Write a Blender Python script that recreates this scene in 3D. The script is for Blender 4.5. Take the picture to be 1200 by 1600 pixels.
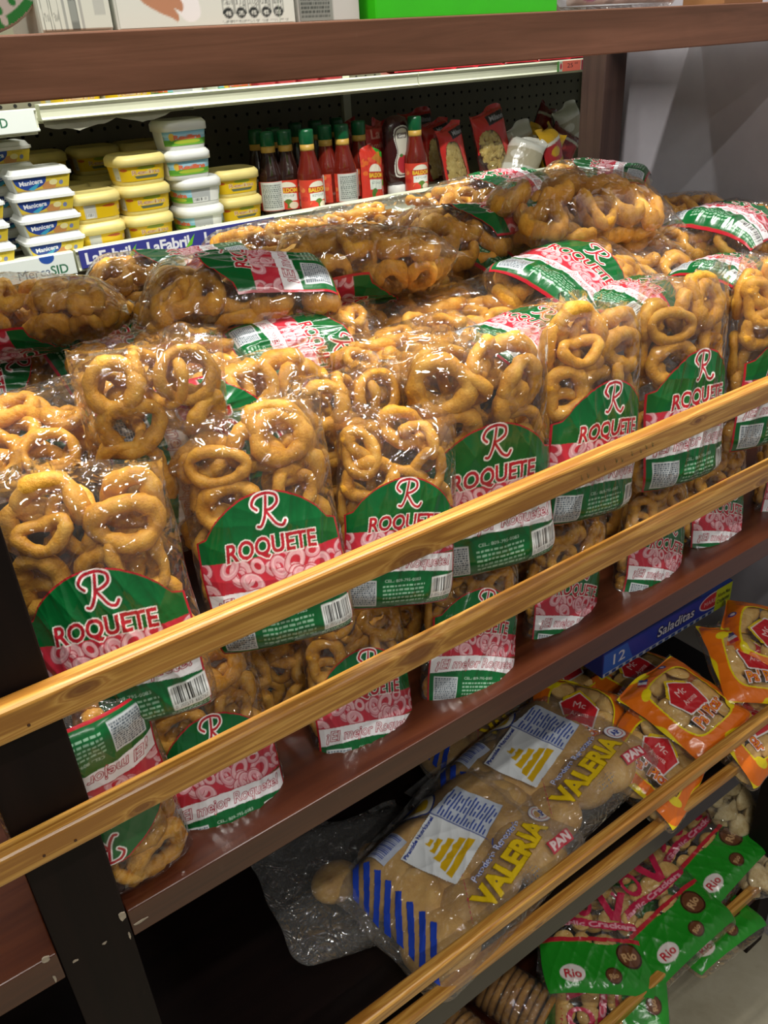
import bpy, bmesh, math, random
import numpy as np
from mathutils import Vector, Matrix

for o in list(bpy.data.objects): bpy.data.objects.remove(o)
S = bpy.context.scene
COL = S.collection

# ------------------------------------------------------------------ camera
CAM = np.array([0.0, 0.0, 1.5])
ROT = np.array([[.80922437, -.58495581, -.05461336],
                [-.32550101, -.36901786, -.87056011],
                [.48908589, .72225516, -.48902196]])      # right, down, forward
FPX = 1298.4
cd = bpy.data.cameras.new('camera'); cam = bpy.data.objects.new('camera', cd); COL.objects.link(cam)
cd.sensor_fit = 'VERTICAL'; cd.sensor_height = 36; cd.sensor_width = 27; cd.lens = FPX / 1600 * 36
cd.clip_start = .01; cd.clip_end = 50
m = Matrix.Identity(4)
for i in range(3):
    m[i][0] = ROT[0][i]; m[i][1] = -ROT[1][i]; m[i][2] = -ROT[2][i]; m[i][3] = CAM[i]
cam.matrix_world = m
S.camera = cam

# ------------------------------------------------------------------ exposure, world, lights
S.view_settings.view_transform = 'Standard'; S.view_settings.look = 'None'
S.view_settings.gamma = 1; S.view_settings.exposure = 1.2
S.view_settings.use_curve_mapping = False
S.cycles.transparent_max_bounces = 28
S.cycles.max_bounces = 8
W = bpy.data.worlds.new('world'); S.world = W; W.use_nodes = True
W.node_tree.nodes['Background'].inputs[0].default_value = (.86, .90, .88, 1)
W.node_tree.nodes['Background'].inputs[1].default_value = .08

def area(name, loc, rot, sx, sy, power, colr):
    l = bpy.data.lights.new(name, 'AREA'); l.shape = 'RECTANGLE'; l.size = sx; l.size_y = sy
    l.energy = power; l.color = colr
    o = bpy.data.objects.new(name, l); COL.objects.link(o); o.location = loc; o.rotation_euler = rot
    return o
area('ceiling_tube_over', (.35, .50, 2.62), (0, 0, 0), 1.2, .05, 16, (1, .98, .92))
area('added_glint_tube_near', (.10, -.45, 2.62), (math.radians(-10), 0, 0), 1.2, .05, 5.5, (1, .975, .92))  # extra unseen tube, added for more glints on the bag film
area('ceiling_tube_front', (-.15, -1.15, 2.62), (math.radians(-25), 0, 0), 1.2, .05, 11, (1, .975, .92))
area('ceiling_tube_back', (.75, 1.12, 2.62), (0, 0, 0), 1.2, .06, 7.5, (.97, 1, .95))

def at(px, py, X=None, Y=None, Z=None):
    d = ROT.T @ np.array([(px - 600) / FPX, (py - 800) / FPX, 1.0])
    t = X / d[0] if X is not None else (Y / d[1] if Y is not None else (Z - 1.5) / d[2])
    p = CAM + t * d
    return Vector((float(p[0]), float(p[1]), float(p[2])))

# ------------------------------------------------------------------ materials
def srgb(c):
    if isinstance(c, str): c = [int(c[i:i + 2], 16) / 255 for i in (0, 2, 4)]
    return tuple((x / 12.92 if x <= .04045 else ((x + .055) / 1.055) ** 2.4) for x in c[:3])
class NT:
    def __init__(s, name):
        s.m = bpy.data.materials.new(name); s.m.use_nodes = True; s.t = s.m.node_tree; s.n = s.t.nodes
        s.n.clear(); s.out = s.n.new('ShaderNodeOutputMaterial')
    def add(s, typ, **k):
        n = s.n.new('ShaderNode' + typ)
        for a, b in k.items():
            if a.startswith('i_'): n.inputs[a[2:].replace('_', ' ')].default_value = b
            else: setattr(n, a, b)
        return n
    def l(s, a, b): s.t.links.new(a, b)
    def bsdf(s, rough=.5, spec=.5, coat=0, metal=0, trans=0):
        b = s.add('BsdfPrincipled'); b.inputs['Roughness'].default_value = rough
        b.inputs['Specular IOR Level'].default_value = spec; b.inputs['Coat Weight'].default_value = coat
        b.inputs['Coat Roughness'].default_value = .12; b.inputs['Metallic'].default_value = metal
        s.l(b.outputs[0], s.out.inputs[0]); return b
    def noise(s, vec, scale, detail=4, rough=.6, dist=0):
        n = s.add('TexNoise'); n.inputs['Scale'].default_value = scale; n.inputs['Detail'].default_value = detail
        n.inputs['Roughness'].default_value = rough; n.inputs['Distortion'].default_value = dist
        s.l(vec, n.inputs['Vector']); return n
    def mapping(s, scale=(1, 1, 1), loc=(0, 0, 0), coord='Object'):
        c = s.add('TexCoord'); mp = s.add('Mapping'); mp.inputs['Scale'].default_value = scale
        mp.inputs['Location'].default_value = loc
        s.l(c.outputs[coord], mp.inputs['Vector']); return mp.outputs[0]
    def ramp(s, fac, stops):
        r = s.add('ValToRGB'); e = r.color_ramp.elements
        while len(e) < len(stops): e.new(.5)
        for i, (p, c) in enumerate(stops): e[i].position = p; e[i].color = (*srgb(c), 1)
        s.l(fac, r.inputs[0]); return r
    def mix(s, fac, a, b, typ='MIX'):
        x = s.add('Mix', data_type='RGBA', blend_type=typ)
        for v, k in ((fac, 0), (a, 6), (b, 7)):
            if hasattr(v, 'is_linked') or hasattr(v, 'links'): s.l(v, x.inputs[k])
            elif isinstance(v, (int, float)): x.inputs[k].default_value = v
            else: x.inputs[k].default_value = (*srgb(v), 1)
        return x.outputs[2]
    def bump(s, b, h, strength=.3, dist=.001):
        n = s.add('Bump'); n.inputs['Strength'].default_value = strength; n.inputs['Distance'].default_value = dist
        s.l(h, n.inputs['Height']); s.l(n.outputs[0], b.inputs['Normal']); return n
    def math(s, op, a, b=0):
        n = s.add('Math', operation=op)
        for i, v in enumerate((a, b)):
            if isinstance(v, (int, float)): n.inputs[i].default_value = v
            else: s.l(v, n.inputs[i])
        return n.outputs[0]

def plain(name, c, rough=.5, var=.06, scale=40, metal=0, coat=0, bump=0):
    t = NT(name); b = t.bsdf(rough, .5, coat, metal); v = t.mapping()
    n = t.noise(v, scale)
    c = srgb(c) if isinstance(c, str) else c
    lo = tuple(x * (1 - var * 2) for x in c); hi = tuple(min(1, x * (1 + var * 2)) for x in c)
    r = t.add('ValToRGB'); r.color_ramp.elements[0].position = .3; r.color_ramp.elements[1].position = .7
    r.color_ramp.elements[0].color = (*lo, 1); r.color_ramp.elements[1].color = (*hi, 1)
    t.l(n.outputs[0], r.inputs[0]); t.l(r.outputs[0], b.inputs['Base Color'])
    if bump: t.bump(b, n.outputs[0], bump, .002)
    return t.m

def pine(name, knots, seed=0, axis_scale=1):
    t = NT(name); b = t.bsdf(.34, .5, .25)
    v = t.mapping((1, 1, 1), (seed, seed * .37, seed * .91))
    co = t.add('TexCoord').outputs['Object']
    sep = t.add('SeparateXYZ'); t.l(co, sep.inputs[0])
    kn = None
    for (kx, kz, kr) in knots:       # along the rail, up, size
        dx = t.math('DIVIDE', t.math('SUBTRACT', sep.outputs[0], kx), kr * 2.6)
        dz = t.math('DIVIDE', t.math('SUBTRACT', sep.outputs[2], kz), kr)
        d2 = t.math('ADD', t.math('MULTIPLY', dx, dx), t.math('MULTIPLY', dz, dz))
        g = t.math('POWER', 2.718, t.math('MULTIPLY', d2, -1.0))
        kn = g if kn is None else t.math('ADD', kn, g)
    mp = t.add('Mapping'); mp.inputs['Scale'].default_value = (1.6, 38, 38); t.l(v, mp.inputs[0])
    n1 = t.noise(mp.outputs[0], 1.6, 4, .55, .3)
    mp2 = t.add('Mapping'); mp2.inputs['Scale'].default_value = (6, 420, 420); t.l(v, mp2.inputs[0])
    n2 = t.noise(mp2.outputs[0], 1.0, 3)
    ph = t.math('MULTIPLY', n1.outputs[0], 7.0)
    if kn is not None: ph = t.math('ADD', ph, t.math('MULTIPLY', kn, 2.6))
    w = t.math('ADD', t.math('MULTIPLY', t.math('SINE', t.math('MULTIPLY', ph, 3.6)), .5), .5)
    r = t.ramp(w, [(0, 'A06A26'), (.45, 'C8923E'), (.8, 'DDAA55'), (1, 'BC8236')])
    c = t.mix(t.math('MULTIPLY', n2.outputs[0], .55), r.outputs[0], '9A6428')
    if kn is not None: c = t.mix(t.math('MINIMUM', t.math('MULTIPLY', t.math('POWER', kn, 1.6), 1.1), .8), c, '6A3512')
    t.l(c, b.inputs['Base Color'])
    t.bump(b, n2.outputs[0], .25, .0006)
    return t.m

def darkwood(name, base, light, rough=.3, axis='X', coat=.2, scar=.0):
    t = NT(name); b = t.bsdf(rough, .5 if rough < .45 else .2, coat)
    sc = {'X': (3, 60, 60), 'Z': (60, 60, 3), 'Y': (60, 3, 60)}[axis]
    v = t.mapping(sc); n = t.noise(v, 1.2, 5, .6, .6)
    v2 = t.mapping((1, 1, 1)); n2 = t.noise(v2, 9, 4)
    r = t.ramp(n.outputs[0], [(.3, base), (.75, light)])
    c = t.mix(t.ramp(n2.outputs[0], [(.4, '000000'), (.7, '888888')]).outputs[0], r.outputs[0], base)
    if scar:
        n3 = t.noise(t.mapping((1, 1, .5)), 55, 2)
        c = t.mix(t.ramp(n3.outputs[0], [(.72, '000000'), (.78, '%02x%02x%02x' % ((int(scar * 255),) * 3))]).outputs[0], c, 'A79078')
    t.l(c, b.inputs['Base Color']); t.bump(b, n.outputs[0], .12, .001)
    return t.m

M = {}
M['pine_a'] = pine('varnished_pine_a', [(.088, 1.189, .007), (.355, 1.184, .010), (.60, 1.193, .004)], .3)
M['pine_b'] = pine('varnished_pine_b', [(.105, 1.083, .0055), (.375, 1.092, .010), (.9, 1.09, .006)], 1.7)
M['pine_c'] = pine('varnished_pine_c', [(.9, .67, .004)], 4.1)
M['beam'] = darkwood('upper_beam_wood', '5C3D2B', '855A45', .5, 'X', .05, .35)
M['dark'] = darkwood('dark_stained_wood', '0F0706', '1B0E0B', .6, 'Z', .0, .25)
M['backpost'] = darkwood('dull_brown_wood', '3A2A26', '4E3A33', .6, 'Z')
M['shelf'] = darkwood('mahogany_stained_board', '3C180C', '5A2E18', .28, 'X', .25, .2)
M['black'] = darkwood('shade_painted_board', '100B0B', '1C1210', .3, 'X', .1, 0)  # near-black colour carries the deep shade over the middle shelf boards
M['metal'] = plain('cream_enamelled_steel', 'D9DCC2', .42, .03, 8)
M['deck'] = plain('worn_enamelled_deck', 'A9A68C', .4, .08, 12)
M['peg'] = plain('grey_pegboard', '77735F', .6, .06, 10)
M['hole'] = plain('peg_hole_black', '14130F', .9)
M['white_plastic'] = plain('white_plastic', 'EDEFEA', .35, .01)
M['yellow_plastic'] = plain('pale_yellow_plastic', 'EEDC8C', .4, .02)
M['nail'] = plain('rusty_nail_head', '4A2C18', .7)
M['paper'] = plain('white_paper', 'E4E8E0', .6, .02)
M['cord'] = plain('black_rubber', '181818', .5)

def film_mat(name, tint=(.988, .985, .975), milk=.022, bs=1.0, rough=.045, scale=1.0):
    t = NT(name)
    v = t.mapping((1, 1, 1)); n = t.noise(v, 24 * scale, 1.5, .5, 1.8)
    vo = t.add('TexVoronoi', feature='DISTANCE_TO_EDGE'); vo.inputs['Scale'].default_value = 30 * scale
    t.l(n.outputs[1], vo.inputs['Vector'])
    vd = t.add('VectorMath', operation='MULTIPLY_ADD'); t.l(n.outputs[1], vd.inputs[0]); vd.inputs[1].default_value = (.05, .05, .05); t.l(v, vd.inputs[2])
    t.l(vd.outputs[0], vo.inputs['Vector'])
    h = t.math('ADD', n.outputs[0], t.math('MULTIPLY', t.math('MINIMUM', vo.outputs[0], .22), 1.3))
    bp = t.add('Bump'); bp.inputs['Strength'].default_value = bs; bp.inputs['Distance'].default_value = .007
    t.l(h, bp.inputs['Height'])
    fr = t.add('Fresnel'); fr.inputs[0].default_value = 1.42
    tr = t.add('BsdfTransparent'); tr.inputs[0].default_value = (*tint, 1)
    gl = t.add('BsdfGlossy'); gl.inputs['Roughness'].default_value = rough
    gl.inputs[0].default_value = (1, 1, 1, 1); t.l(bp.outputs[0], gl.inputs['Normal'])
    df = t.add('BsdfDiffuse'); df.inputs[0].default_value = (.8, .8, .78, 1)
    m1 = t.add('MixShader'); m1.inputs[0].default_value = milk; t.l(tr.outputs[0], m1.inputs[1]); t.l(df.outputs[0], m1.inputs[2])
    f2 = t.math('MINIMUM', t.math('ADD', fr.outputs[0], .035), .5)
    m2 = t.add('MixShader'); t.l(f2, m2.inputs[0]); t.l(m1.outputs[0], m2.inputs[1]); t.l(gl.outputs[0], m2.inputs[2])
    t.l(m2.outputs[0], t.out.inputs[0]); return t.m
M['film'] = film_mat('clear_crinkled_film')
M['film_dull'] = film_mat('cloudy_bread_film', (.95, .95, .95), .07, 1.0, .08, 1.3)

def print_mat(name, rough=.22, bs=.35, coat=.3):
    t = NT(name); b = t.bsdf(rough, .5, coat)
    a = t.add('Attribute', attribute_name='art'); t.l(a.outputs['Color'], b.inputs['Base Color'])
    if bs:
        v = t.mapping((1, 1, 1)); n = t.noise(v, 42, 3, .5, 1.2); t.bump(b, n.outputs[0], bs, .002)
    return t.m
M['print'] = print_mat('printed_film')
M['card'] = print_mat('printed_card', .45, 0, .05)

def snack_mat(name, stops, rough=.5, scale=60, bs=.5, sss=.0):
    t = NT(name); b = t.bsdf(rough, .35); v = t.mapping()
    n = t.noise(v, scale, 5, .7); r = t.ramp(n.outputs[0], stops)
    oi = t.add('ObjectInfo')
    hs = t.add('HueSaturation'); t.l(t.math('ADD', t.math('MULTIPLY', oi.outputs['Random'], .35), .85), hs.inputs['Value'])
    t.l(r.outputs[0], hs.inputs['Color']); t.l(hs.outputs[0], b.inputs['Base Color'])
    n2 = t.noise(v, scale * 9, 3); t.bump(b, n2.outputs[0], bs, .0012)
    return t.m
M['ring'] = snack_mat('fried_corn_ring', [(.28, 'A0661A'), (.5, 'D2962F'), (.75, 'EAB850')])
M['bun'] = snack_mat('soft_bread_crust', [(.3, 'A77A38'), (.6, 'D0A65A'), (.8, 'DDBB78')], .5, 25, .2)
M['cracker'] = snack_mat('pale_baked_cracker', [(.3, 'C08E45'), (.55, 'DDB66C'), (.8, 'EACB8A')], .55, 50, .3)
M['cookie'] = snack_mat('brown_round_cookie', [(.3, '7C5424'), (.6, 'A87B3C'), (.8, 'B98D4C')], .6, 60, .5)
M['chip'] = snack_mat('pale_chicharron', [(.3, 'A98A52'), (.55, 'CDB88A'), (.8, 'DDD3B4')], .5, 45, .5)
M['pasta'] = snack_mat('dry_pasta', [(.3, 'C9A850'), (.6, 'E6CE80'), (.8, 'F0E0A0')], .5, 80, .4)
M['bean'] = snack_mat('golden_grain', [(.3, '9A7414'), (.6, 'C49A24'), (.8, 'D8B548')], .45, 300, .5)

# ------------------------------------------------------------------ mesh helpers
def link(name, me, mat=None, parent=None, smooth=False):
    if mat: me.materials.append(M[mat] if isinstance(mat, str) else mat)
    o = bpy.data.objects.new(name, me); COL.objects.link(o)
    if parent: o.parent = parent
    if smooth: me.shade_smooth()
    return o
def mesh(verts, faces, name='m'):
    me = bpy.data.meshes.new(name); me.from_pydata([tuple(map(float, v)) for v in verts], [], [tuple(map(int, f)) for f in faces]); me.update()
    return me
def tag(o, label=None, cat=None, group=None, kind=None):
    if label: o['label'] = label
    if cat: o['category'] = cat
    if group: o['group'] = group
    if kind: o['kind'] = kind
    return o
def empty(name, loc=(0, 0, 0)):
    o = bpy.data.objects.new(name, None); COL.objects.link(o); o.location = loc; o.empty_display_size = .02; return o
def box_bm(bm, x0, x1, y0, y1, z0, z1, bev=0.0, seg=2):
    r = bmesh.ops.create_cube(bm, size=1); vs = r['verts']
    for v in vs:
        v.co = Vector((x0 + (v.co.x + .5) * (x1 - x0), y0 + (v.co.y + .5) * (y1 - y0), z0 + (v.co.z + .5) * (z1 - z0)))
    if bev:
        es = list({e for v in vs for e in v.link_edges})
        bmesh.ops.bevel(bm, geom=es, offset=bev, segments=seg, affect='EDGES', profile=.5)
def box(name, x0, x1, y0, y1, z0, z1, mat, bev=0.0, parent=None, seg=2):
    bm = bmesh.new(); box_bm(bm, x0, x1, y0, y1, z0, z1, bev, seg)
    me = bpy.data.meshes.new(name); bm.to_mesh(me); bm.free()
    return link(name, me, mat, parent)
def children(o): return [c for c in ALLCH.get(o.name, [])]
def dup(root):
    """copy a thing, its parts and their sub-parts"""
    n = root.copy(); COL.objects.link(n)
    for ch in root.children:
        c = ch.copy(); COL.objects.link(c); c.parent = n
        for g in ch.children:
            d = g.copy(); COL.objects.link(d); d.parent = c
    return n
def lathe(profile, n=32, sx=1, sy=1, sq=0.0):
    """profile [(r,z)], sq>0 gives a rounded-square section"""
    V = []; F = []
    for (r, z) in profile:
        for k in range(n):
            a = 2 * math.pi * k / n; c, s = math.cos(a), math.sin(a)
            if sq:
                e = 2 / (2 + sq * 4); c = math.copysign(abs(c) ** e, c); s = math.copysign(abs(s) ** e, s)
            V.append((r * c * sx, r * s * sy, z))
    for i in range(len(profile) - 1):
        for k in range(n):
            F.append((i * n + k, i * n + (k + 1) % n, (i + 1) * n + (k + 1) % n, (i + 1) * n + k))
    F.append(tuple(range(n))[::-1]); F.append(tuple((len(profile) - 1) * n + k for k in range(n)))
    return V, F

# ------------------------------------------------------------------ artwork canvas (colours become vertex colours of dense meshes)
_txt = {}
def text_tris(s, grow=0.0, shear=0.0, spacing=1.0):
    k = (s, grow, shear, spacing)
    if k in _txt: return _txt[k]
    cu = bpy.data.curves.new('t', 'FONT'); cu.body = s; cu.size = 1; cu.offset = grow; cu.shear = shear
    cu.resolution_u = 3; cu.space_character = spacing; cu.align_x = 'LEFT'
    ob = bpy.data.objects.new('t', cu); COL.objects.link(ob)
    me = bpy.data.meshes.new_from_object(ob); bpy.data.objects.remove(ob)
    me.calc_loop_triangles()
    v = np.zeros(len(me.vertices) * 3); me.vertices.foreach_get('co', v); v = v.reshape(-1, 3)[:, :2]
    t = np.zeros(len(me.loop_triangles) * 3, int); me.loop_triangles.foreach_get('vertices', t); t = t.reshape(-1, 3)
    bpy.data.meshes.remove(me); bpy.data.curves.remove(cu)
    _txt[k] = (v, t); return v, t
def crom(pts, n=10, closed=False):
    P = np.array(pts, float); N = len(P); out = []
    rng = range(N) if closed else range(N - 1)
    for i in rng:
        if closed: p0, p1, p2, p3 = P[(i - 1) % N], P[i], P[(i + 1) % N], P[(i + 2) % N]
        else: p0, p1, p2, p3 = P[max(i - 1, 0)], P[i], P[i + 1], P[min(i + 2, N - 1)]
        for k in range(n):
            t = k / n
            out.append(.5 * ((2 * p1) + (-p0 + p2) * t + (2 * p0 - 5 * p1 + 4 * p2 - p3) * t * t + (-p0 + 3 * p1 - 3 * p2 + p3) * t ** 3))
    if not closed: out.append(P[-1])
    return np.array(out)
class Cv:
    """x,y in units of canvas height (y up); width = asp"""
    def __init__(s, asp, ny, bg=None, ss=2):
        s.asp = asp; s.ny = ny; s.nx = int(round(ny * asp)); s.ss = ss
        s.H = ny * ss; s.Wd = s.nx * ss
        s.im = np.zeros((s.H, s.Wd, 4), np.float32)
        if bg: s.im[:, :, :3] = srgb(bg); s.im[:, :, 3] = 1
        ys, xs = np.mgrid[0:s.H, 0:s.Wd]; s.X = (xs + .5) / s.H; s.Y = (ys + .5) / s.H
    def put(s, m, c):
        if c is None: s.im[m, 3] = 0
        else: s.im[m, :3] = srgb(c); s.im[m, 3] = 1
    def win(s, x0, x1, y0, y1):
        a = max(0, int(y0 * s.H) - 1); b = min(s.H, int(y1 * s.H) + 2); c = max(0, int(x0 * s.H) - 1); d = min(s.Wd, int(x1 * s.H) + 2)
        return (slice(a, b), slice(c, d)) if b > a and d > c else None
    def poly(s, P, c):
        P = np.array(P, float); w = s.win(P[:, 0].min(), P[:, 0].max(), P[:, 1].min(), P[:, 1].max())
        if w is None: return
        X = s.X[w]; Y = s.Y[w]; ins = np.zeros(X.shape, bool); n = len(P)
        for i in range(n):
            (x1, y1), (x2, y2) = P[i], P[(i + 1) % n]
            if y1 == y2: continue
            ins ^= ((y1 > Y) != (y2 > Y)) & (X < (x2 - x1) * (Y - y1) / (y2 - y1) + x1)
        s.sub(w, ins, c)
    def sub(s, w, mask, c):
        v = s.im[w]
        if c is None: v[mask, 3] = 0
        else: v[mask, :3] = srgb(c); v[mask, 3] = 1
    def rect(s, x0, y0, x1, y1, c): s.poly([(x0, y0), (x1, y0), (x1, y1), (x0, y1)], c)
    def ell(s, cx, cy, rx, ry, c, rot=0, inner=0):
        R = max(rx, ry); w = s.win(cx - R, cx + R, cy - R, cy + R)
        if w is None: return
        dx = s.X[w] - cx; dy = s.Y[w] - cy; a = math.cos(rot); b = math.sin(rot)
        q = ((dx * a + dy * b) / rx) ** 2 + ((-dx * b + dy * a) / ry) ** 2
        s.sub(w, (q <= 1) & (q >= inner * inner), c)
    def stroke(s, P, wd, c):
        P = np.array(P, float); w = s.win(P[:, 0].min() - wd, P[:, 0].max() + wd, P[:, 1].min() - wd, P[:, 1].max() + wd)
        if w is None: return
        X = s.X[w]; Y = s.Y[w]; mk = np.zeros(X.shape, bool)
        for (x1, y1), (x2, y2) in zip(P[:-1], P[1:]):
            L = (x2 - x1) ** 2 + (y2 - y1) ** 2 + 1e-12
            t = np.clip(((X - x1) * (x2 - x1) + (Y - y1) * (y2 - y1)) / L, 0, 1)
            mk |= (X - x1 - t * (x2 - x1)) ** 2 + (Y - y1 - t * (y2 - y1)) ** 2 < (wd / 2) ** 2
        s.sub(w, mk, c)
    def text(s, st, cx, cy, h, c, width=None, grow=.0, shear=0, rot=0, bend=0, spacing=1.0, ref=None):
        """centred at cx,cy; cap height h"""
        v, t = text_tris(st, grow, shear, spacing)
        rv, _ = text_tris(st, 0.0, shear, spacing)
        if len(t) == 0: return
        x0, x1 = rv[:, 0].min(), rv[:, 0].max(); k = h / .73
        kx = width / (x1 - x0) if width else k
        p = np.stack([(v[:, 0] - (x0 + x1) / 2) * kx, (v[:, 1] - .36) * k], 1)
        if bend: p[:, 1] += bend * (p[:, 0] / max(1e-6, (x1 - x0) * kx / 2)) ** 2
        a, b = math.cos(rot), math.sin(rot)
        p = np.stack([p[:, 0] * a - p[:, 1] * b + cx, p[:, 0] * b + p[:, 1] * a + cy], 1)
        for tri in t:
            A, B, C_ = p[tri]
            w = s.win(min(A[0], B[0], C_[0]), max(A[0], B[0], C_[0]), min(A[1], B[1], C_[1]), max(A[1], B[1], C_[1]))
            if w is None: continue
            X = s.X[w]; Y = s.Y[w]
            e = lambda P, Q: (Q[0] - P[0]) * (Y - P[1]) - (Q[1] - P[1]) * (X - P[0])
            e1, e2, e3 = e(A, B), e(B, C_), e(C_, A)
            s.sub(w, ((e1 >= 0) & (e2 >= 0) & (e3 >= 0)) | ((e1 <= 0) & (e2 <= 0) & (e3 <= 0)), c)
    def bars(s, x0, y0, x1, y1, n=28, vertical=True, seed=0, c='1C1C1C', bg='E8EAE6', margin=.06):
        s.rect(x0, y0, x1, y1, bg); r = random.Random(seed); W_ = x1 - x0; H_ = y1 - y0
        if vertical:
            x = x0 + W_ * margin
            while x < x1 - W_ * margin:
                w = W_ / n * r.choice([.5, .8, 1.2]); s.rect(x, y0 + H_ * .25, min(x + w, x1 - W_ * margin), y1 - H_ * .08, c)
                x += w + W_ / n * r.choice([.5, .8, 1.1])
        else:
            y = y0 + H_ * margin
            while y < y1 - H_ * margin:
                w = H_ / n * r.choice([.5, .8, 1.2]); s.rect(x0 + W_ * .08, y, x1 - W_ * .2, min(y + w, y1 - H_ * margin), c)
                y += w + H_ / n * r.choice([.5, .8, 1.1])
    def lines(s, x0, y0, x1, y1, n, c, seed=0, th=.35):
        r = random.Random(seed)
        for i in range(n):
            y = y1 - (i + .5) * (y1 - y0) / n; x = x0
            while x < x1:
                w = r.uniform(.02, .06) * (x1 - x0) * 2; s.rect(x, y - (y1 - y0) / n * th, min(x + w, x1), y + (y1 - y0) / n * th, c)
                x += w + (x1 - x0) * .025
    def grid(s):
        q = s.ss
        a = s.im.reshape(s.ny, q, s.nx, q, 4)
        al = a[..., 3:].sum((1, 3)); col = (a[..., :3] * a[..., 3:]).sum((1, 3)) / np.maximum(al, 1e-6)
        return col, al[..., 0] / (q * q)
def art_mesh(cv, surf, name='art'):
    """surf(x01, y01) vectorised -> (...,3) points"""
    col, al = cv.grid(); ny, nx = al.shape
    ys, xs = np.mgrid[0:ny, 0:nx]
    P = surf(xs / (nx - 1), ys / (ny - 1)).reshape(-1, 3)
    ok = al > .5
    q = ok[:-1, :-1] & ok[1:, :-1] & ok[:-1, 1:] & ok[1:, 1:]
    iy, ix = np.nonzero(q); base = iy * nx + ix
    F = np.stack([base, base + 1, base + nx + 1, base + nx], 1)
    used = np.unique(F); remap = -np.ones(ny * nx, int); remap[used] = np.arange(len(used)); F = remap[F]; P = P[used]
    C = np.ones((len(used), 4), np.float32); C[:, :3] = col.reshape(-1, 3)[used]
    me = bpy.data.meshes.new(name)
    me.vertices.add(len(P)); me.vertices.foreach_set('co', P.astype(np.float32).ravel())
    me.loops.add(len(F) * 4); me.loops.foreach_set('vertex_index', F.astype(np.int32).ravel())
    me.polygons.add(len(F)); me.polygons.foreach_set('loop_start', np.arange(0, len(F) * 4, 4, dtype=np.int32))
    me.polygons.foreach_set('loop_total', np.full(len(F), 4, np.int32))
    me.update(calc_edges=True)
    a = me.color_attributes.new('art', 'FLOAT_COLOR', 'POINT'); a.data.foreach_set('color', C.ravel())
    me.shade_smooth(); return me

# ------------------------------------------------------------------ pillow bags
class Pillow:
    """local frame: x right, z up (0..H), front is -y"""
    def __init__(s, W, H, T, seed=0, crease=.0024, sag=.0, top=.18, bottom=.10, fin=.03):
        s.W, s.H, s.T, s.sag, s.top, s.bottom, s.fin = W, H, T, sag, top, bottom, fin
        r = np.random.RandomState(seed); s.cr = crease
        s.k = r.uniform(-1, 1, (9, 2)) * np.array([26, 16]); s.ph = r.uniform(0, 6.3, (2, 9)); s.a = r.uniform(.4, 1, 9)
        s.lean = r.uniform(-.006, .006, 2)
    def hw(s, v):
        b = np.clip(v / s.bottom, 0, 1); w = .86 + .14 * np.sqrt(np.clip(1 - (1 - b) ** 2, 0, 1))
        t = np.clip((v - (1 - s.top)) / s.top, 0, 1)
        return s.W / 2 * w * (1 + .05 * t + .012 * np.sin(v * 17 + s.ph[0, 0]))
    def th(s, u, v):
        b = np.clip(v / s.bottom, 0, 1); pb = np.sqrt(np.clip(1 - (1 - b) ** 2, 0, 1))
        t = np.clip((1 - s.fin - v) / s.top, 0, 1); pt = np.sin(t * math.pi / 2) ** .8
        pu = np.clip(1 - np.abs(u) ** 2.6, 0, 1) ** .62
        return s.T / 2 * pb * pt * pu * (1 - .12 * np.cos(v * 5 + s.ph[0, 1]))
    def wr(s, u, v, side):
        z = np.zeros_like(u)
        for i in range(9):
            q = np.sin(s.k[i, 0] * u * .5 + s.k[i, 1] * v + s.ph[side, i])
            z += s.a[i] * (1 - np.abs(q)) ** 2
        return (z / 3 - .6) * s.cr
    def surf(s, u, v, side, off=0.0):
        """side 0 = front, 1 = back"""
        sg = -1 if side == 0 else 1
        edge = np.clip((1 - np.abs(u)) * 6, 0, 1) * np.clip(v * 12, 0, 1)
        wr = s.wr(u, v, side) * edge
        t = s.th(u, v) + wr + off
        fl = np.clip((v - (1 - s.fin * 1.6)) / (s.fin * 1.6), 0, 1)
        y = sg * np.maximum(t, off) + fl * .004 * np.sin(u * 7 + s.ph[0, 2])
        x = u * s.hw(v) + s.lean[0] * v
        z = v * s.H + fl * .006 * np.sin(u * 3 + s.ph[1, 3]) + .004 * (1 - v) * 0
        return np.stack([x, y + s.sag * np.sin(v * math.pi), z], -1)
    def film(s, nu=34, nv=44):
        V = []; F = []
        for side in (0, 1):
            uu = np.sin(np.linspace(-math.pi / 2, math.pi / 2, nu)); vv = np.linspace(0, 1, nv) ** 1.15
            U, Vv = np.meshgrid(uu, vv); P = s.surf(U, Vv, side).reshape(-1, 3); b = len(V)
            V += list(P)
            for j in range(nv - 1):
                for i in range(nu - 1):
                    q = (b + j * nu + i, b + j * nu + i + 1, b + (j + 1) * nu + i + 1, b + (j + 1) * nu + i)
                    F.append(q if side == 0 else q[::-1])
        me = mesh(V, F, 'film'); bm = bmesh.new(); bm.from_mesh(me)
        bmesh.ops.remove_doubles(bm, verts=bm.verts, dist=.0002); bm.to_mesh(me); bm.free(); me.shade_smooth(); return me
    def inside(s, p, r, m=0.0):
        """push points (n,3) inside the film leaving r"""
        q = p.copy(); v = np.clip(q[:, 2] / s.H, .03, 1 - s.fin - .02)
        q[:, 2] = v * s.H; hw = s.hw(v); lim = np.maximum(hw - r * 1.15, .001)
        q[:, 0] = np.clip(q[:, 0] - s.lean[0] * v, -lim, lim); u = q[:, 0] / hw
        t = np.maximum(s.th(u, v) - r * 1.12 - .0012 - m, .0005); sg = s.sag * np.sin(v * math.pi)
        q[:, 1] = np.clip(q[:, 1] - sg, -t, t) + sg; q[:, 0] += s.lean[0] * v
        return q

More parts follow.
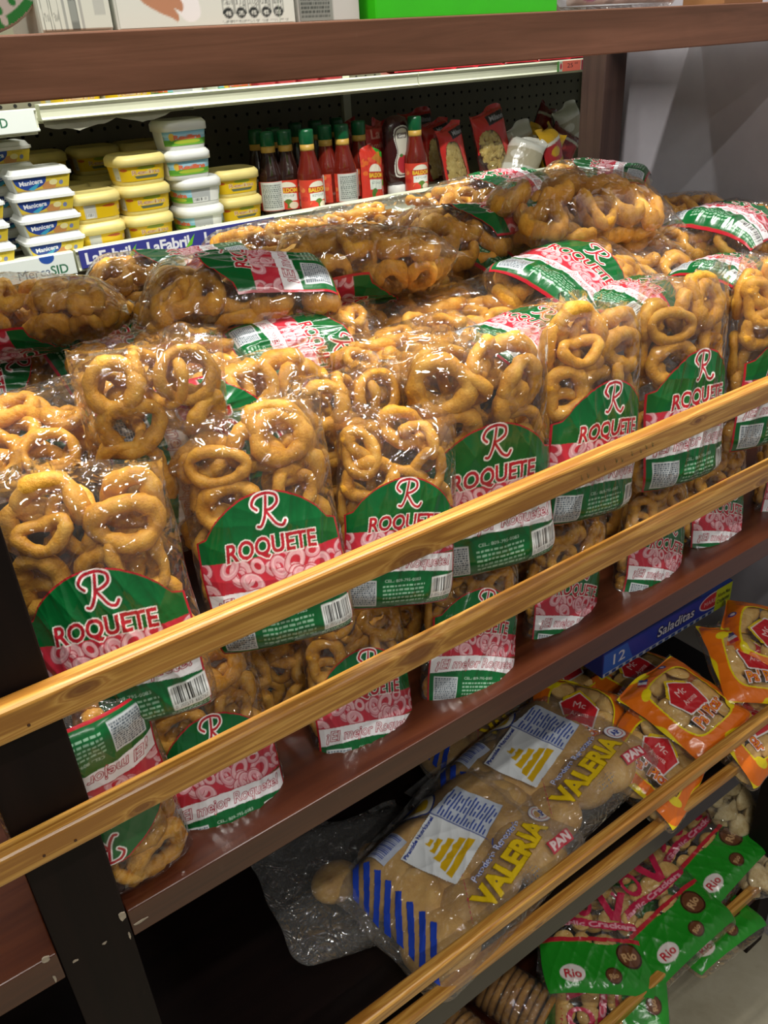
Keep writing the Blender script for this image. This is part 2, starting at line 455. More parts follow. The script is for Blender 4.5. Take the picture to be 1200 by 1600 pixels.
def tube_mesh(P, R, n=9, closed=True, name='ring'):
    P = np.array(P); N = len(P); V = []; F = []
    T = (np.roll(P, -1, 0) - np.roll(P, 1, 0)) if closed else np.gradient(P, axis=0)
    T /= np.linalg.norm(T, axis=1)[:, None] + 1e-9
    ref = np.mean(np.cross(P - P.mean(0), T), 0); ref /= np.linalg.norm(ref) + 1e-9
    for i in range(N):
        a = np.cross(T[i], ref); a /= np.linalg.norm(a) + 1e-9; b = np.cross(T[i], a)
        for k in range(n):
            t = 2 * math.pi * k / n; V.append(P[i] + R[i] * (math.cos(t) * a + math.sin(t) * b))
    m_ = N if closed else N - 1
    for i in range(m_):
        for k in range(n):
            j = (i + 1) % N; F.append((i * n + k, i * n + (k + 1) % n, j * n + (k + 1) % n, j * n + k))
    if not closed: F.append(tuple(range(n))); F.append(tuple((N - 1) * n + k for k in range(n))[::-1])
    me = mesh(V, F, name); me.shade_smooth(); return me
def rot_rand(rs, tilt):
    ax = rs.normal(size=3); ax[1] *= .2; ax /= np.linalg.norm(ax); a = rs.uniform(-tilt, tilt)
    Rm = np.array(Matrix.Rotation(a, 3, Vector(ax))); Rz = np.array(Matrix.Rotation(rs.uniform(0, 6.28), 3, 'Y'))
    return Rm @ Rz
def snack_ring(pil, c, rs, tilt=.7, big=1.0, r0=.0058, m=0.0):
    N = 26; a = np.linspace(0, 2 * math.pi, N, endpoint=False)
    ra = rs.uniform(.017, .0225) * big; rb = ra * rs.uniform(.6, .95); h = rs.uniform(-.12, .12, 4)
    k = 1 + h[0] * np.cos(2 * a + h[1] * 20) + h[2] * np.cos(3 * a + h[3] * 30)
    P = np.stack([ra * k * np.cos(a), .004 * np.sin(2 * a + h[0] * 30), rb * k * np.sin(a)], 1)
    P = P @ rot_rand(rs, tilt).T + np.array(c)
    r = r0 * rs.uniform(.88, 1.12) * np.ones(N) * (1 + .13 * np.cos(3 * a + h[1] * 40) + .09 * np.cos(7 * a + h[2] * 50) + .05 * np.cos(11 * a + h[3] * 60))
    P = pil.inside(P, r.max(), m)
    P = (P + np.roll(P, 1, 0) + np.roll(P, -1, 0)) / 3
    return tube_mesh(P, r)
def blob(pil, c, rs, size, rnd=.0, kind='bun', tilt=.5):
    """rounded food piece: bun / cracker / chip"""
    bm = bmesh.new(); bmesh.ops.create_icosphere(bm, subdivisions=3, radius=1)
    P = np.array([v.co[:] for v in bm.verts])
    if kind == 'cracker':
        r = np.hypot(P[:, 0], P[:, 2]); P[:, 1] *= (1 - .55 * np.exp(-(r / .28) ** 2))
    if kind == 'chip':
        k = rs.uniform(-3, 3, (4, 3)); ph = rs.uniform(0, 6, 4)
        for i in range(4): P *= (1 + .13 * np.sin(P @ k[i] * 1.3 + ph[i]))[:, None]
    P = P * np.array(size); P = P @ rot_rand(rs, tilt).T + np.array(c)
    P = pil.inside(P, .0012)
    for v, p in zip(bm.verts, P): v.co = p
    me = bpy.data.meshes.new(kind); bm.to_mesh(me); bm.free(); me.shade_smooth(); return me
def disc(c, rs, R, t, ax):
    V, F = lathe([(.001, -t / 2), (R * .9, -t / 2), (R, -t / 4), (R, t / 4), (R * .92, t / 2), (R * .8, t * .38), (.001, t * .42)], 36)
    q = Vector(ax).to_track_quat('Z', 'Y').to_matrix()
    V = [q @ Vector(v) + Vector(c) for v in V]; me = mesh(V, F, 'cookie'); me.shade_smooth(); return me
def orient(root, bottom, top, F, H, smin=.85, smax=1.15):
    b, t = Vector(bottom), Vector(top); A = t - b; L = A.length; A.normalize(); F = Vector(F)
    F = (F - A * F.dot(A)).normalized(); Y = -F; X = Y.cross(A)
    s = max(smin, min(smax, L / H)); mid = (b + t) / 2; o = mid - A * (H * s / 2)
    mt = Matrix.Identity(4)
    for i in range(3): mt[i][0] = X[i] * s; mt[i][1] = Y[i] * s; mt[i][2] = A[i] * s; mt[i][3] = o[i]
    root.matrix_world = mt

# ================================================================== the setting
def struct(o): o['kind'] = 'structure'; return o
def floor_mat():
    t = NT('worn_cement_floor'); b = t.bsdf(.7); v = t.mapping()
    n = t.noise(v, 7, 6, .65, .3); n2 = t.noise(v, 60, 4)
    r = t.ramp(n.outputs[0], [(.3, '8F8770'), (.5, 'A39B84'), (.72, 'B2AB96')])
    c = t.mix(t.ramp(n2.outputs[0], [(.62, '000000'), (.8, '777777')]).outputs[0], r.outputs[0], '6A6354')
    t.l(c, b.inputs['Base Color']); t.bump(b, n2.outputs[0], .2, .002); return t.m
M['floor'] = floor_mat()
M['wall'] = plain('painted_grey_plaster', '8F8A8E', .75, .03, 30, bump=.15)
M['wall_side'] = plain('painted_lilac_grey_plaster', 'A19CA2', .7, .025, 25, bump=.15)
M['ceil'] = plain('white_ceiling_paint', 'C8C8C2', .8, .02)
struct(box('floor', -2.5, 2.6, -2.2, 2.2, -.113, -.013, 'floor'))
struct(box('wall_back', -2.5, 2.6, 1.80, 1.9, -.013, 2.8, 'wall'))
struct(box('wall_right', 1.100, 1.20, -.35, .965, -.013, 2.8, 'wall_side', .002))
struct(box('ceiling', -2.5, 2.6, -2.2, 2.2, 2.8, 2.86, 'ceil'))
for k, (x, y, rz, lab) in enumerate([(.35, .50, 0, 'ceiling tube lamp right above the wooden shelf'), (.10, -.45, 0, 'added ceiling tube lamp just in front of the wooden shelf, for film glints'), (-.15, -1.15, 0, 'ceiling tube lamp above the front aisle'), (.75, 1.12, 0, 'ceiling tube lamp above the gap behind the shelf')]):  # second fitting belongs to the added glint tube
    r = empty('tube_lamp', (x, y, 2.80)); r.rotation_euler[2] = math.radians(rz); tag(r, lab, 'lamp')
    box('housing', -.63, .63, -.05, .05, -.06, 0, 'white_plastic', .008, r)
    V, F = lathe([(.013, -.6), (.013, .6)], 16); me = mesh([(z, x_, y_ - .09) for x_, y_, z in V], F)
    link('glass_tube', me, 'white_plastic', r, True)

# ================================================================== wooden display unit
unit = empty('display_shelf', (.5, .68, -.013))
tag(unit, 'dark stained wooden display shelf unit filled with snack bags', 'shelf')
def ubox(name, x0, x1, y0, y1, z0, z1, mat, bev=.0015):
    o = box(name, x0, x1, y0, y1, z0, z1, mat, bev); o.parent = unit
    o.matrix_parent_inverse = Matrix.Translation(-Vector(unit.location)); return o
ubox('front_post', -.001, .047, .420, .465, -.013, 1.32, 'dark')
ubox('front_post', 1.037, 1.085, .420, .465, -.013, 1.32, 'dark')
ubox('back_post', 1.037, 1.082, .901, .945, -.013, 1.86, 'backpost')
ubox('back_post', .0, .045, .901, .945, -.013, 1.86, 'backpost')
ubox('side_rail', 1.040, 1.072, .466, .900, 1.245, 1.283, 'dark')
ubox('side_rail', .006, .040, .466, .900, 1.200, 1.238, 'dark')
ubox('shelf_board', .0475, 1.0365, .420, .945, .957, .984, 'shelf', .001)
ubox('shelf_board', -1.0, -.0015, .420, .945, .957, .984, 'shelf', .001)
ubox('shelf_board', .0475, 1.0365, .421, .945, .545, .585, 'black', .001)
ubox('shelf_board', -1.0, -.0015, .421, .945, .545, .585, 'black', .001)
ubox('shelf_board', .0475, 1.0365, .427, .945, .137, .160, 'shelf', .001)
ubox('back_panel', -1.0, 1.0365, .946, .954, .14, 1.17, 'black', .0005)
b = ubox('upper_beam', -1.0, 1.085, .620, .652, 1.4805, 1.5185, 'beam', .0012)
ubox('upper_shelf_board', -1.0, 1.085, .653, .800, 1.502, 1.5165, 'beam', .0008)
ubox('shelf_bearer', 1.040, 1.080, .653, .900, 1.483, 1.5015, 'dark')
ubox('shelf_bearer', .005, .045, .653, .900, 1.483, 1.5015, 'dark')
# the pine rails nailed across the front
def rail(name, x0, x1, z0, z1, mat, label, slope=0, y0=.4042, y1=.4185):
    o = box(name, x0, x1, y0 - .411, y1 - .411, -(z1 - z0) / 2, (z1 - z0) / 2, mat, .0032, seg=3)
    o.parent = unit; o.matrix_parent_inverse = Matrix.Translation(-Vector(unit.location))
    o.location = (0, .411, (z0 + z1) / 2)
    if slope: o.rotation_euler[1] = -math.atan(slope)
    if label: o['label'] = label
    return o
for k_, mt in (('pine_a', 'pine_a'), ('pine_b', 'pine_b')): pass
r1 = rail('pine_rail', -1.0, 1.09, 1.1755, 1.1985, pine('varnished_pine_top_rail', [(.060, .004, .0045), (.295, -.006, .0075), (.62, .004, .003)], .3), 'yellow varnished pine rail with a dark knot')
r2 = rail('pine_rail', -1.0, 1.09, 1.0785, 1.1000, pine('varnished_pine_lower_rail', [(.073, -.005, .0035), (.298, .003, .0085), (.75, -.004, .004)], 2.7), 'yellow varnished pine rail with a big oval knot')
r3 = rail('pine_rail', -1.0, 1.09, .6665, .6840, pine('varnished_pine_bread_rail', [(.9, .0, .003)], 4.1), None)
r4 = rail('pine_rail', -1.0, 1.09, .6195, .6330, pine('varnished_pine_sloping_rail', [(.45, .0, .003)], 6.1), None, slope=-.022)
r4.location.z = .6263 + .006
r5 = rail('pine_rail', -1.0, 1.09, .2195, .2400, pine('varnished_pine_bottom_rail', [(.6, .0, .003)], 8.3), None)
for (px, py) in [(45, 1133), (118, 1313), (69, 1337)]:
    p = at(px, py, Y=.4040); V, F = lathe([(.0009, -.0004), (.0009, .0003), (.0004, .0005)], 12)
    o = link('nail_head', mesh([(x, -z, y) for x, y, z in V], F), 'nail'); o.parent = unit
    o.matrix_parent_inverse = Matrix.Translation(-Vector(unit.location)); o.location = p
M['chip_paint'] = plain('bare_chipped_wood', 'A89A86', .8, .1, 200)
for (px, py, Y, w, h) in [(191, 1432, .4192, .0028, .005), (203, 1462, .4192, .0010, .004), (220, 1440, .4192, .006, .0012), (72, 1500, .4192, .003, .0035), (86, 1530, .4192, .001, .005), (118, 1502, .4192, .0022, .0012), (164, 1474, .4192, .0018, .0012)]:
    p = at(px, py, Y=Y); rs_ = random.Random(px)
    pts = [(w * math.cos(a) * rs_.uniform(.5, 1.1), h * math.sin(a) * rs_.uniform(.5, 1.1)) for a in [k * .628 for k in range(10)]]
    V = [(x, 0, z) for x, z in pts] + [(x, .001, z) for x, z in pts]
    o = link('paint_chip', mesh(V, [tuple(range(10)), tuple(range(19, 9, -1))] + [(k, 10 + k, 10 + (k + 1) % 10, (k + 1) % 10) for k in range(10)]), 'chip_paint'); o.parent = unit
    o.matrix_parent_inverse = Matrix.Translation(-Vector(unit.location)); o.location = p
# faint pen marks on the top rail
def penmarks():
    cv = Cv(9, 40); rs = random.Random(4); x = .2
    while x < 8.7:
        y = .3 + .3 * rs.random(); cv.stroke(crom([(x, y + .3), (x + .1 + .1 * rs.random(), y - .1), (x + .2, y + .2 * rs.random())], 6), .07, '4B5A2C'); x += rs.uniform(.5, 1.2)
    me = art_mesh(cv, lambda x, y: np.stack([x * .105, 0 * x, y * .011], -1))
    o = link('pen_mark', me, 'card'); o.parent = unit; o.matrix_parent_inverse = Matrix.Translation(-Vector(unit.location))
    p = at(905, 752, Y=.4038); o.location = (p.x, .4038, p.z - .003)
penmarks()

# ================================================================== bags of snack rings
def roquete_art():
    cv = Cv(.95, 220, ss=2); A = .95
    R_, G_, Wt = 'B3202E', '0B5F2C', 'F2E9EA'
    def outline(i):
        top = .985 - i
        L = [(0 + i, 0 + i), (A - i, 0 + i), (A - i, .72 - i * .4), (A * .93, .75 - i)]
        for k in range(17):
            a = k / 16; L.append((A * (.92 - .84 * a), (.765 - i) + (top - .765 + i) * math.sin(math.pi * a) ** .75))
        L += [(A * .07, .75 - i), (0 + i, .72 - i * .4)]; return L
    cv.poly(outline(0), R_); cv.poly(outline(.009), Wt if 0 else R_); cv.poly(outline(.014), G_)
    # pink band with printed rings
    band = [(.014, .40)] + [(A * k / 12, .585 + .022 * math.sin(k / 12 * 3.1)) for k in range(13)] + [(A - .014, .40)]
    band = [(min(max(x, .014), A - .014), y) for x, y in band]
    cv.poly(band, 'C23040')
    rs = random.Random(3); keep = cv.im.copy()
    for k in range(26):
        x = rs.uniform(0, A); y = rs.uniform(.38, .60); rx = rs.uniform(.05, .085); ry = rx * rs.uniform(.55, .95); ro = rs.uniform(0, 3)
        cv.ell(x, y, rx + .006, ry + .006, 'B43A4A', ro, .4); cv.ell(x, y, rx, ry, rs.choice(['DFA0A8', 'E3ABB0', 'D99AA2']), ro, rs.uniform(.42, .58))
        cv.ell(x + .004, y + .008, rx * .82, ry * .82, 'EBC1C4', ro, .86)
    mk = cv.Y > .585 + .022 * np.sin(cv.X / A * 3.1); cv.im[mk] = keep[mk]
    mk = (cv.Y < .40) | (cv.X < .014) | (cv.X > A - .014); cv.im[mk] = keep[mk]
    # white band, slightly waved
    lo = lambda x: .245 + .05 * math.sin(x / A * 3.1 + .2); hi = lambda x: .385 + .03 * math.sin(x / A * 3.1 + .2)
    xs = [.014 + (A - .028) * k / 14 for k in range(15)]
    cv.poly([(x, lo(x)) for x in xs] + [(x, hi(x) + .006) for x in xs[::-1]], R_)
    cv.poly([(x, lo(x) + .0) for x in xs] + [(x, hi(x)) for x in xs[::-1]], 'F1EEF0')
    tx = '\u00a1El mejor Roquete!'
    cv.text(tx, A / 2, .355, .078, 'A8243A', width=.84, grow=.045, shear=.2, bend=-.022)
    cv.text(tx, A / 2, .355, .078, 'F4ECEE', width=.84, grow=-.006, shear=.2, bend=-.022)
    # name
    for g, c in ((.075, 'F3EEE6'), (.03, R_), ): cv.text('ROQUETE', A / 2, .665, .108, c, width=.60, grow=g, shear=.12, bend=-.02)
    # the script R
    sx, sy, s = A / 2 - .095, .775, .185
    T = lambda P: [(sx + x * s, sy + y * s) for x, y in P]
    stem = crom(T([(.62, .92), (.55, .6), (.45, .28), (.28, .02), (.16, .02)]))
    bowl = crom(T([(.22, .55), (.08, .72), (.25, .95), (.62, 1.02), (.95, .92), (.97, .68), (.75, .52), (.52, .48)]))
    leg = crom(T([(.52, .48), (.66, .25), (.82, .02), (1.02, -.06), (1.15, .08)]))
    for w, c in ((.036, 'F5F0EA'), (.018, R_)):
        for P in (stem, bowl, leg): cv.stroke(P, w, c)
    # lower green: table, small print, barcode
    cv.rect(.045, .035, .25, .235, 'C9CED0'); cv.lines(.055, .045, .24, .225, 12, '55606A', 5)
    cv.lines(.30, .05, .66, .20, 5, '8FB79A', 7, .22)
    cv.text('CEL.: 809-795-0083', .47, .225, .022, 'B9D2BE', width=.3)
    cv.bars(.72, .06, .945, .225, 30, seed=9)
    cv.text('0  707273  605757', .832, .083, .024, '1C1C1C', width=.20)
    cv.lines(.70, .022, .95, .055, 2, '9CC0A4', 2, .3)
    return cv
ROQ = roquete_art()
RW, RH, RT = .116, .195, .052
def make_ring_bag(seed, nring=30, label_up=.655, sag=0.0, T=RT):
    rs = np.random.RandomState(seed)
    pil = Pillow(RW, RH, T, seed, sag=sag)
    root = empty('snack_ring_bag')
    spots = []
    for side in (-1, 1):
        for v in (.12, .30, .47, .64, .80):
            us = (-.5, .45) if rs.rand() < .6 else (-.1,) if side == 1 else (-.55, .5)
            for u in us: spots.append((u + rs.uniform(-.15, .15), v + rs.uniform(-.04, .04), side))
    for v in (.2, .4, .6, .8, .88): spots.append((rs.uniform(-.5, .5), v, 0))
    rs.shuffle(spots)
    spots = sorted(spots[:nring], key=lambda q: 0)
    for (u, v, sd) in spots:
        low = v < .58 and sd == -1
        c = (u * RW / 2, sd * T * (.1 if low else .33), v * RH)
        me = snack_ring(pil, c, rs, tilt=1.2 if rs.rand() < .5 else .35, r0=rs.choice([.0052, .0062, .0070]), m=.0045 if low else 0)
        link('snack_ring', me, 'ring', root)
    link('printed_label', art_mesh(ROQ, lambda x, y: pil.surf((x - .5) * 1.86, .015 + y * label_up, 0, .0007)), 'print', root)
    link('film', pil.film(), 'film', root)
    return root
protos = [make_ring_bag(s, sag=g) for s, g in ((11, .0), (23, .004), (37, -.004), (58, .006))]
used = [False] * 4
G1 = 'bags of snack rings heaped on the wide shelf'
def put_bag(v, b, t, F, label, smin=.85, smax=1.15, group=G1, fat=1.0):
    if used[v]: r = dup(protos[v])
    else: r = protos[v]; used[v] = True
    orient(r, b, t, F, RH, smin, smax)
    if fat != 1: r.matrix_world = r.matrix_world @ Matrix.Diagonal((1.04, fat, 1, 1))
    tag(r, label, 'snack bag', group); return r
ST = (-.32, -.94, .12); SF = (-.03, -1, .12)
def Y2(bx, by, tx, ty, yb, yt): return at(bx, by, Y=yb), at(tx, ty, Y=yt)
def Z2(bx, by, tx, ty, zb, zt): return at(bx, by, Z=zb), at(tx, ty, Z=zt)
# upper front row, standing behind the top rail
put_bag(0, *Y2(222, 1122, 112, 722, .452, .492), (-.40, -.90, .10), 'snack ring bag nearest the dark post in the upper front row')
put_bag(1, *Y2(450, 1000, 382, 622, .455, .500), ST, 'second snack ring bag from the left in the upper front row')
put_bag(2, *Y2(618, 945, 612, 630, .457, .500), ST, 'third snack ring bag from the left in the upper front row')
put_bag(3, *Y2(768, 885, 742, 510, .466, .492), (-.30, -.94, .12), 'fourth snack ring bag from the left in the upper front row, barcode under the rail')
put_bag(0, *Y2(908, 808, 930, 462, .459, .486), SF, 'fifth snack ring bag from the left in the upper front row, tall film top')
put_bag(1, *Y2(1052, 752, 1078, 418, .466, .490), SF, 'sixth snack ring bag in the upper front row, name cut off by its neighbour')
put_bag(2, *Y2(1178, 695, 1212, 392, .459, .484), SF, 'rightmost snack ring bag in the upper front row, cut by the picture edge')
# lower front row, standing on the board
put_bag(3, *Y2(92, 1118, 196, 1398, .447, .452), (-.1, -1, .05), 'upside down snack ring bag standing beside the dark post', smin=.75)
put_bag(1, *Y2(372, 1305, 290, 1000, .456, .52), (-.15, -1, .25), 'leaning snack ring bag on the board, second from the dark post')
put_bag(0, *Y2(572, 1185, 548, 925, .456, .52), (-.12, -1, .25), 'snack ring bag on the board with its slogan readable below the second rail')
put_bag(2, *Y2(728, 1075, 735, 850, .454, .51), (-.2, -1, .2), 'snack ring bag on the board right of the big oval rail knot')
put_bag(3, *Y2(872, 1018, 900, 790, .456, .50), SF, 'snack ring bag on the board under the fifth bag of the upper row')
put_bag(0, *Y2(1002, 942, 1035, 730, .456, .50), SF, 'snack ring bag on the board, its script letter showing between the two rails')
put_bag(1, *Y2(1108, 870, 1128, 690, .462, .50), (-.15, -.95, -.1), 'slumped snack ring bag on the board, third from the right picture edge')
put_bag(2, *Y2(1205, 832, 1230, 640, .458, .50), SF, 'snack ring bag at the right end of the lower front row')
for px, py, lb in ((420, 1120, 'right of the leaning bag'), (645, 1025, 'just right of the slogan bag'), (800, 945, 'left of the bag under the fifth upper bag'), (955, 865, 'left of the script letter bag'), (1075, 800, 'left of the slumped bag')):
    put_bag((px // 5) % 4, at(px, py + 95, Y=.535), at(px + 8, py - 120, Y=.535), (.1, 1, 0), 'second-rank snack ring bag on the board, ' + lb)
# second row, tops showing behind the front row
L = dict(fat=1.25, smin=.8, smax=1.1); L2 = dict(fat=1.25, smin=.74, smax=.8)
put_bag(2, *Z2(-40, 705, 155, 655, 1.275, 1.275), (0, .35, -1), 'snack ring bag lying at the left edge, behind the front bag nearest the post', **L)
put_bag(3, at(268, 815, Y=.535), at(232, 580, Y=.530), (.2, 1, -.15), 'standing snack ring bag showing between the first two upper front bags', smax=1.2)
put_bag(0, *Z2(165, 750, 525, 640, 1.238, 1.238), (0, -1, .15), 'snack ring bag lying sideways behind the second upper front bag', **L)
put_bag(1, *Z2(118, 612, 400, 560, 1.27, 1.27), (.1, .35, -1), 'snack ring bag lying rings up behind the standing bag at left', **L)
put_bag(2, *Z2(370, 595, 610, 535, 1.255, 1.255), (0, -.75, .7), 'shaded snack ring bag in the heap centre, barcode end toward the left', **L)
put_bag(0, *Z2(330, 560, 530, 500, 1.235, 1.235), (0, -.8, .6), 'snack ring bag mostly buried between two label-up bags at left centre', **L)
put_bag(3, *Z2(70, 592, 300, 503, 1.250, 1.250), (0, -.8, .6), 'shaded snack ring bag under the leftmost heap bag, slogan end showing', **L)
put_bag(1, *Z2(-50, 508, 178, 488, 1.305, 1.305), (0, -.35, -1), 'leftmost snack ring bag in the heap, below the white price strip', fat=1.5, smax=1.3)
put_bag(2, *Z2(520, 455, 205, 495, 1.302, 1.300), (0, .02, 1), 'nearer label-up snack ring bag at left centre, lettering upside down', fat=1.5, smax=1.3)
put_bag(3, *Z2(395, 418, 118, 455, 1.300, 1.300), (0, .15, 1), 'further label-up snack ring bag at left centre, just below the blue strip', fat=1.4, smax=1.3)
put_bag(0, *Z2(345, 412, 540, 372, 1.305, 1.305), (0, .3, -1), 'snack ring bag at the back edge, left of the ketchup bottles', **L)
put_bag(1, *Z2(428, 438, 712, 412, 1.302, 1.302), (0, -.45, -1), 'large snack ring bag lying rings up in the middle of the heap', fat=1.5, smax=1.35)
put_bag(2, *Z2(495, 368, 700, 342, 1.310, 1.310), (0, .3, -1), 'snack ring bag at the back edge, right below the sauce bottles', **L)
put_bag(3, *Z2(848, 350, 612, 385, 1.302, 1.302), (0, .02, 1), 'label-up snack ring bag right of the large middle bag', fat=1.5, smax=1.3)
put_bag(0, *Z2(850, 300, 672, 328, 1.314, 1.314), (0, -.1, 1), 'shiny snack ring bag at the back edge, below the red pasta packets', **L)
put_bag(1, *Z2(790, 358, 1015, 320, 1.316, 1.316), (0, .2, -1), 'large snack ring bag lying rings up in front of the back post', fat=1.5, smax=1.35)
put_bag(2, *Z2(1012, 290, 832, 290, 1.322, 1.322), (0, .0, 1), 'label-up snack ring bag against the foot of the back post', **L)
put_bag(3, *Z2(985, 352, 1130, 345, 1.275, 1.275), (0, .4, -1), 'snack ring bag touching the side rail near the grey wall', **L)
put_bag(0, *Z2(905, 402, 1090, 370, 1.272, 1.272), (0, .3, -1), 'rings-up snack ring bag in front of the one touching the side rail', **L)
put_bag(1, *Z2(1062, 402, 1215, 328, 1.272, 1.272), (0, -.1, 1), 'label-up snack ring bag at the right edge, under the dark side rail', **L)
put_bag(2, *Z2(840, 450, 1075, 410, 1.255, 1.255), (0, .3, -1), 'shaded rings-up snack ring bag behind the label-up bags at right', **L)
put_bag(3, *Z2(812, 494, 972, 400, 1.268, 1.268), (-.25, -.6, 1), 'shaded label-up snack ring bag right of centre, whole name readable', **L)
put_bag(0, *Z2(712, 445, 862, 372, 1.262, 1.262), (-.2, -.55, 1), 'shaded snack ring bag right of centre with only its slogan end showing', **L)
put_bag(1, *Z2(515, 525, 735, 458, 1.248, 1.248), (0, .2, -1), 'shaded rings-up snack ring bag just below the large middle bag', **L)
put_bag(2, *Z2(620, 540, 860, 470, 1.248, 1.248), (0, .2, -1), 'shaded rings-up snack ring bag behind the fourth upper front bag', **L)
put_bag(3, *Z2(738, 568, 912, 497, 1.256, 1.256), (0, -.15, 1), 'label-up snack ring bag behind the fourth and fifth upper front bags', **L2)
put_bag(0, *Z2(905, 520, 1085, 448, 1.248, 1.248), (0, -.05, 1), 'label-up snack ring bag behind the fifth and sixth upper front bags', **L2)
put_bag(1, *Z2(1062, 470, 1215, 400, 1.248, 1.248), (0, -.05, 1), 'label-up snack ring bag behind the two rightmost upper front bags', **L2)
put_bag(2, *Z2(545, 582, 750, 532, 1.262, 1.262), (0, .2, -1), 'rings-up snack ring bag behind the third and fourth upper front bags', **L)
put_bag(3, at(545, 830, Y=.535), at(540, 592, Y=.530), (.1, 1, -.15), 'standing snack ring bag showing between the second and third upper front bags', smax=1.2)
put_bag(0, at(672, 800, Y=.535), at(668, 572, Y=.525), (.1, 1, -.15), 'standing snack ring bag showing between the third and fourth upper front bags', smax=1.2)
put_bag(1, at(30, 1440, Y=.50) - Vector((.075, 0, 0)), at(-15, 1250, Y=.50) - Vector((.075, 0, 0)), (0, -1, .1), 'snack ring bag left of the dark post, in the next bay')
put_bag(2, *Z2(-70, 612, 85, 580, 1.245, 1.245), (0, -.6, .8), 'dark snack ring bag at the left edge under the leftmost heap bag', **L)
put_bag(1, *Z2(300, 555, 480, 520, 1.200, 1.200), (0, .2, -1), 'shaded snack ring bag buried low in the heap at left centre', **L)

# ================================================================== metal shop shelf behind
gon = empty('metal_shop_shelf', (.7, 1.6, -.013)); tag(gon, 'cream enamelled metal shop shelf with pegboard back', 'shelf')
def gp(o, label=None):
    o.parent = gon; o.matrix_parent_inverse = Matrix.Translation(-Vector(gon.location))
    if label: o['label'] = label
    return o
gp(box('lower_deck', -.6, 2.1, 1.372, 1.72, 1.214, 1.234, 'deck', .001))
gp(box('upper_deck', .368, 2.1, 1.372, 1.72, 1.428, 1.436, 'metal', .001))
gp(box('upper_deck', -.6, .362, 1.365, 1.72, 1.415, 1.423, 'metal', .001))
def lip(name, x0, x1, z0, z1):
    # price rail: curled top and bottom edges with a hollow between
    pr_ = [(1.372, z0), (1.352, z0), (1.349, z0 + .002), (1.3525, z0 + .005), (1.3535, (z0 + z1) / 2), (1.3525, z1 - .005), (1.349, z1 - .002), (1.352, z1), (1.372, z1)]
    V = [(x, y, z) for x in (x0, x1) for y, z in pr_]; n = len(pr_)
    F = [(i, i + 1, n + i + 1, n + i) for i in range(n - 1)] + [(n - 1, 0, n, 2 * n - 1), tuple(range(n))[::-1], tuple(range(n, 2 * n))]
    return gp(link(name, mesh(V, F), 'metal'))
lip('price_rail', .368, 1.05, 1.4315, 1.4535); lip('price_rail', 1.052, 2.1, 1.4315, 1.4535)
lip('price_rail', .372, 2.1, 1.218, 1.2505)
lip('price_rail', -.6, .368, 1.216, 1.2505); lip('price_rail', -.6, .362, 1.419, 1.449)
for x in (-.30, .365, 1.13, 1.9):
    gp(box('upright', x - .010, x + .010, 1.712, 1.735, -.013, 2.0, 'metal', .001))
def pegboard():
    x0, x1, z0, z1, y = -.6, 2.1, 1.15, 1.95, 1.722
    o = gp(box('pegboard_back', x0, x1, y, y + .006, z0, z1, 'peg'))
    V = []; F = []; k = 0
    for i in range(int((x1 - x0) / .0254)):
        for j in range(int((z1 - z0) / .0254)):
            cx = x0 + .012 + i * .0254; cz = z0 + .012 + j * .0254
            b = len(V); V += [(cx + .0034 * math.cos(a * math.pi / 4), y - .0004, cz + .0034 * math.sin(a * math.pi / 4)) for a in range(8)]
            F.append(tuple(range(b, b + 8)))
    h = link('peg_holes', mesh(V, F), 'hole', o); h['kind'] = 'stuff'
pegboard()
gp(box('base_cabinet', -.6, 2.1, 1.40, 1.72, -.012, 1.213, 'deck', .002))

def strip(name, x0, x1, z0, z1, art, y=1.3475, label=None, cat=None, th=.0006):
    me = art_mesh(art, lambda x, yy: np.stack([x0 + x * (x1 - x0), 0 * x + y, z0 + yy * (z1 - z0)], -1))
    o = link(name, me, 'card')
    so = o.modifiers.new('t', 'SOLIDIFY'); so.thickness = -th
    if label: tag(o, label, cat)
    return o
def fabril():
    cv = Cv(12.0, 44, '3B3F8F'); x = .25
    while x < 12:
        cv.text('LaFabril', x + 1.35, .52, .62, 'F0F0F4', width=2.5, grow=.03, spacing=.95)
        cv.poly([(x + 2.3, .1), (x + 2.75, .25), (x + 3.0, .85), (x + 2.65, .5)], '6FBF2E'); x += 3.5
    return cv
strip('shelf_strip', .375, .72, 1.2225, 1.250, fabril(), label='blue price rail strip with white brand lettering and green leaves', cat='strip')
def merca():
    cv = Cv(5.2, 44, 'EAF1EA'); cv.ell(4.0, .93, .33, .28, '2B55A8'); cv.text('Merca', 3.35, .34, .42, '27466B', width=1.4, grow=.0)
    cv.text('SID', 4.45, .34, .42, '1F6B45', width=.75, grow=.02)
    return cv
strip('shelf_strip', .19, .367, 1.218, 1.250, merca(), label='white price rail strip with green and blue lettering, low at left', cat='strip')
def merca2():
    cv = Cv(5.2, 44, 'EAF1EA'); cv.text('Merca', 2.35, .5, .42, '27466B', width=1.4); cv.text('SID', 3.45, .5, .42, '1F6B45', width=.75, grow=.02); return cv
strip('shelf_strip', .21, .358, 1.420, 1.449, merca2(), label='white price rail strip with green lettering beside the dark beam, upper left', cat='strip')
def price25():
    cv = Cv(2.6, 40, 'B9C8B0'); cv.rect(.5, .0, 2.3, 1, 'E8705A'); cv.text('25', 1.25, .55, .42, '27202A', width=.55); cv.text('00', 1.85, .72, .2, '27202A', width=.3)
    cv.rect(0, 0, .18, 1, '4C8A3A'); cv.rect(2.35, 0, 2.6, 1, '9A2A3C'); cv.ell(.36, .5, .1, .3, 'C23040'); return cv
strip('price_tag', 1.405, 1.482, 1.433, 1.452, price25(), label='orange price tag reading 25 at the end of the upper metal rail', cat='price tag')
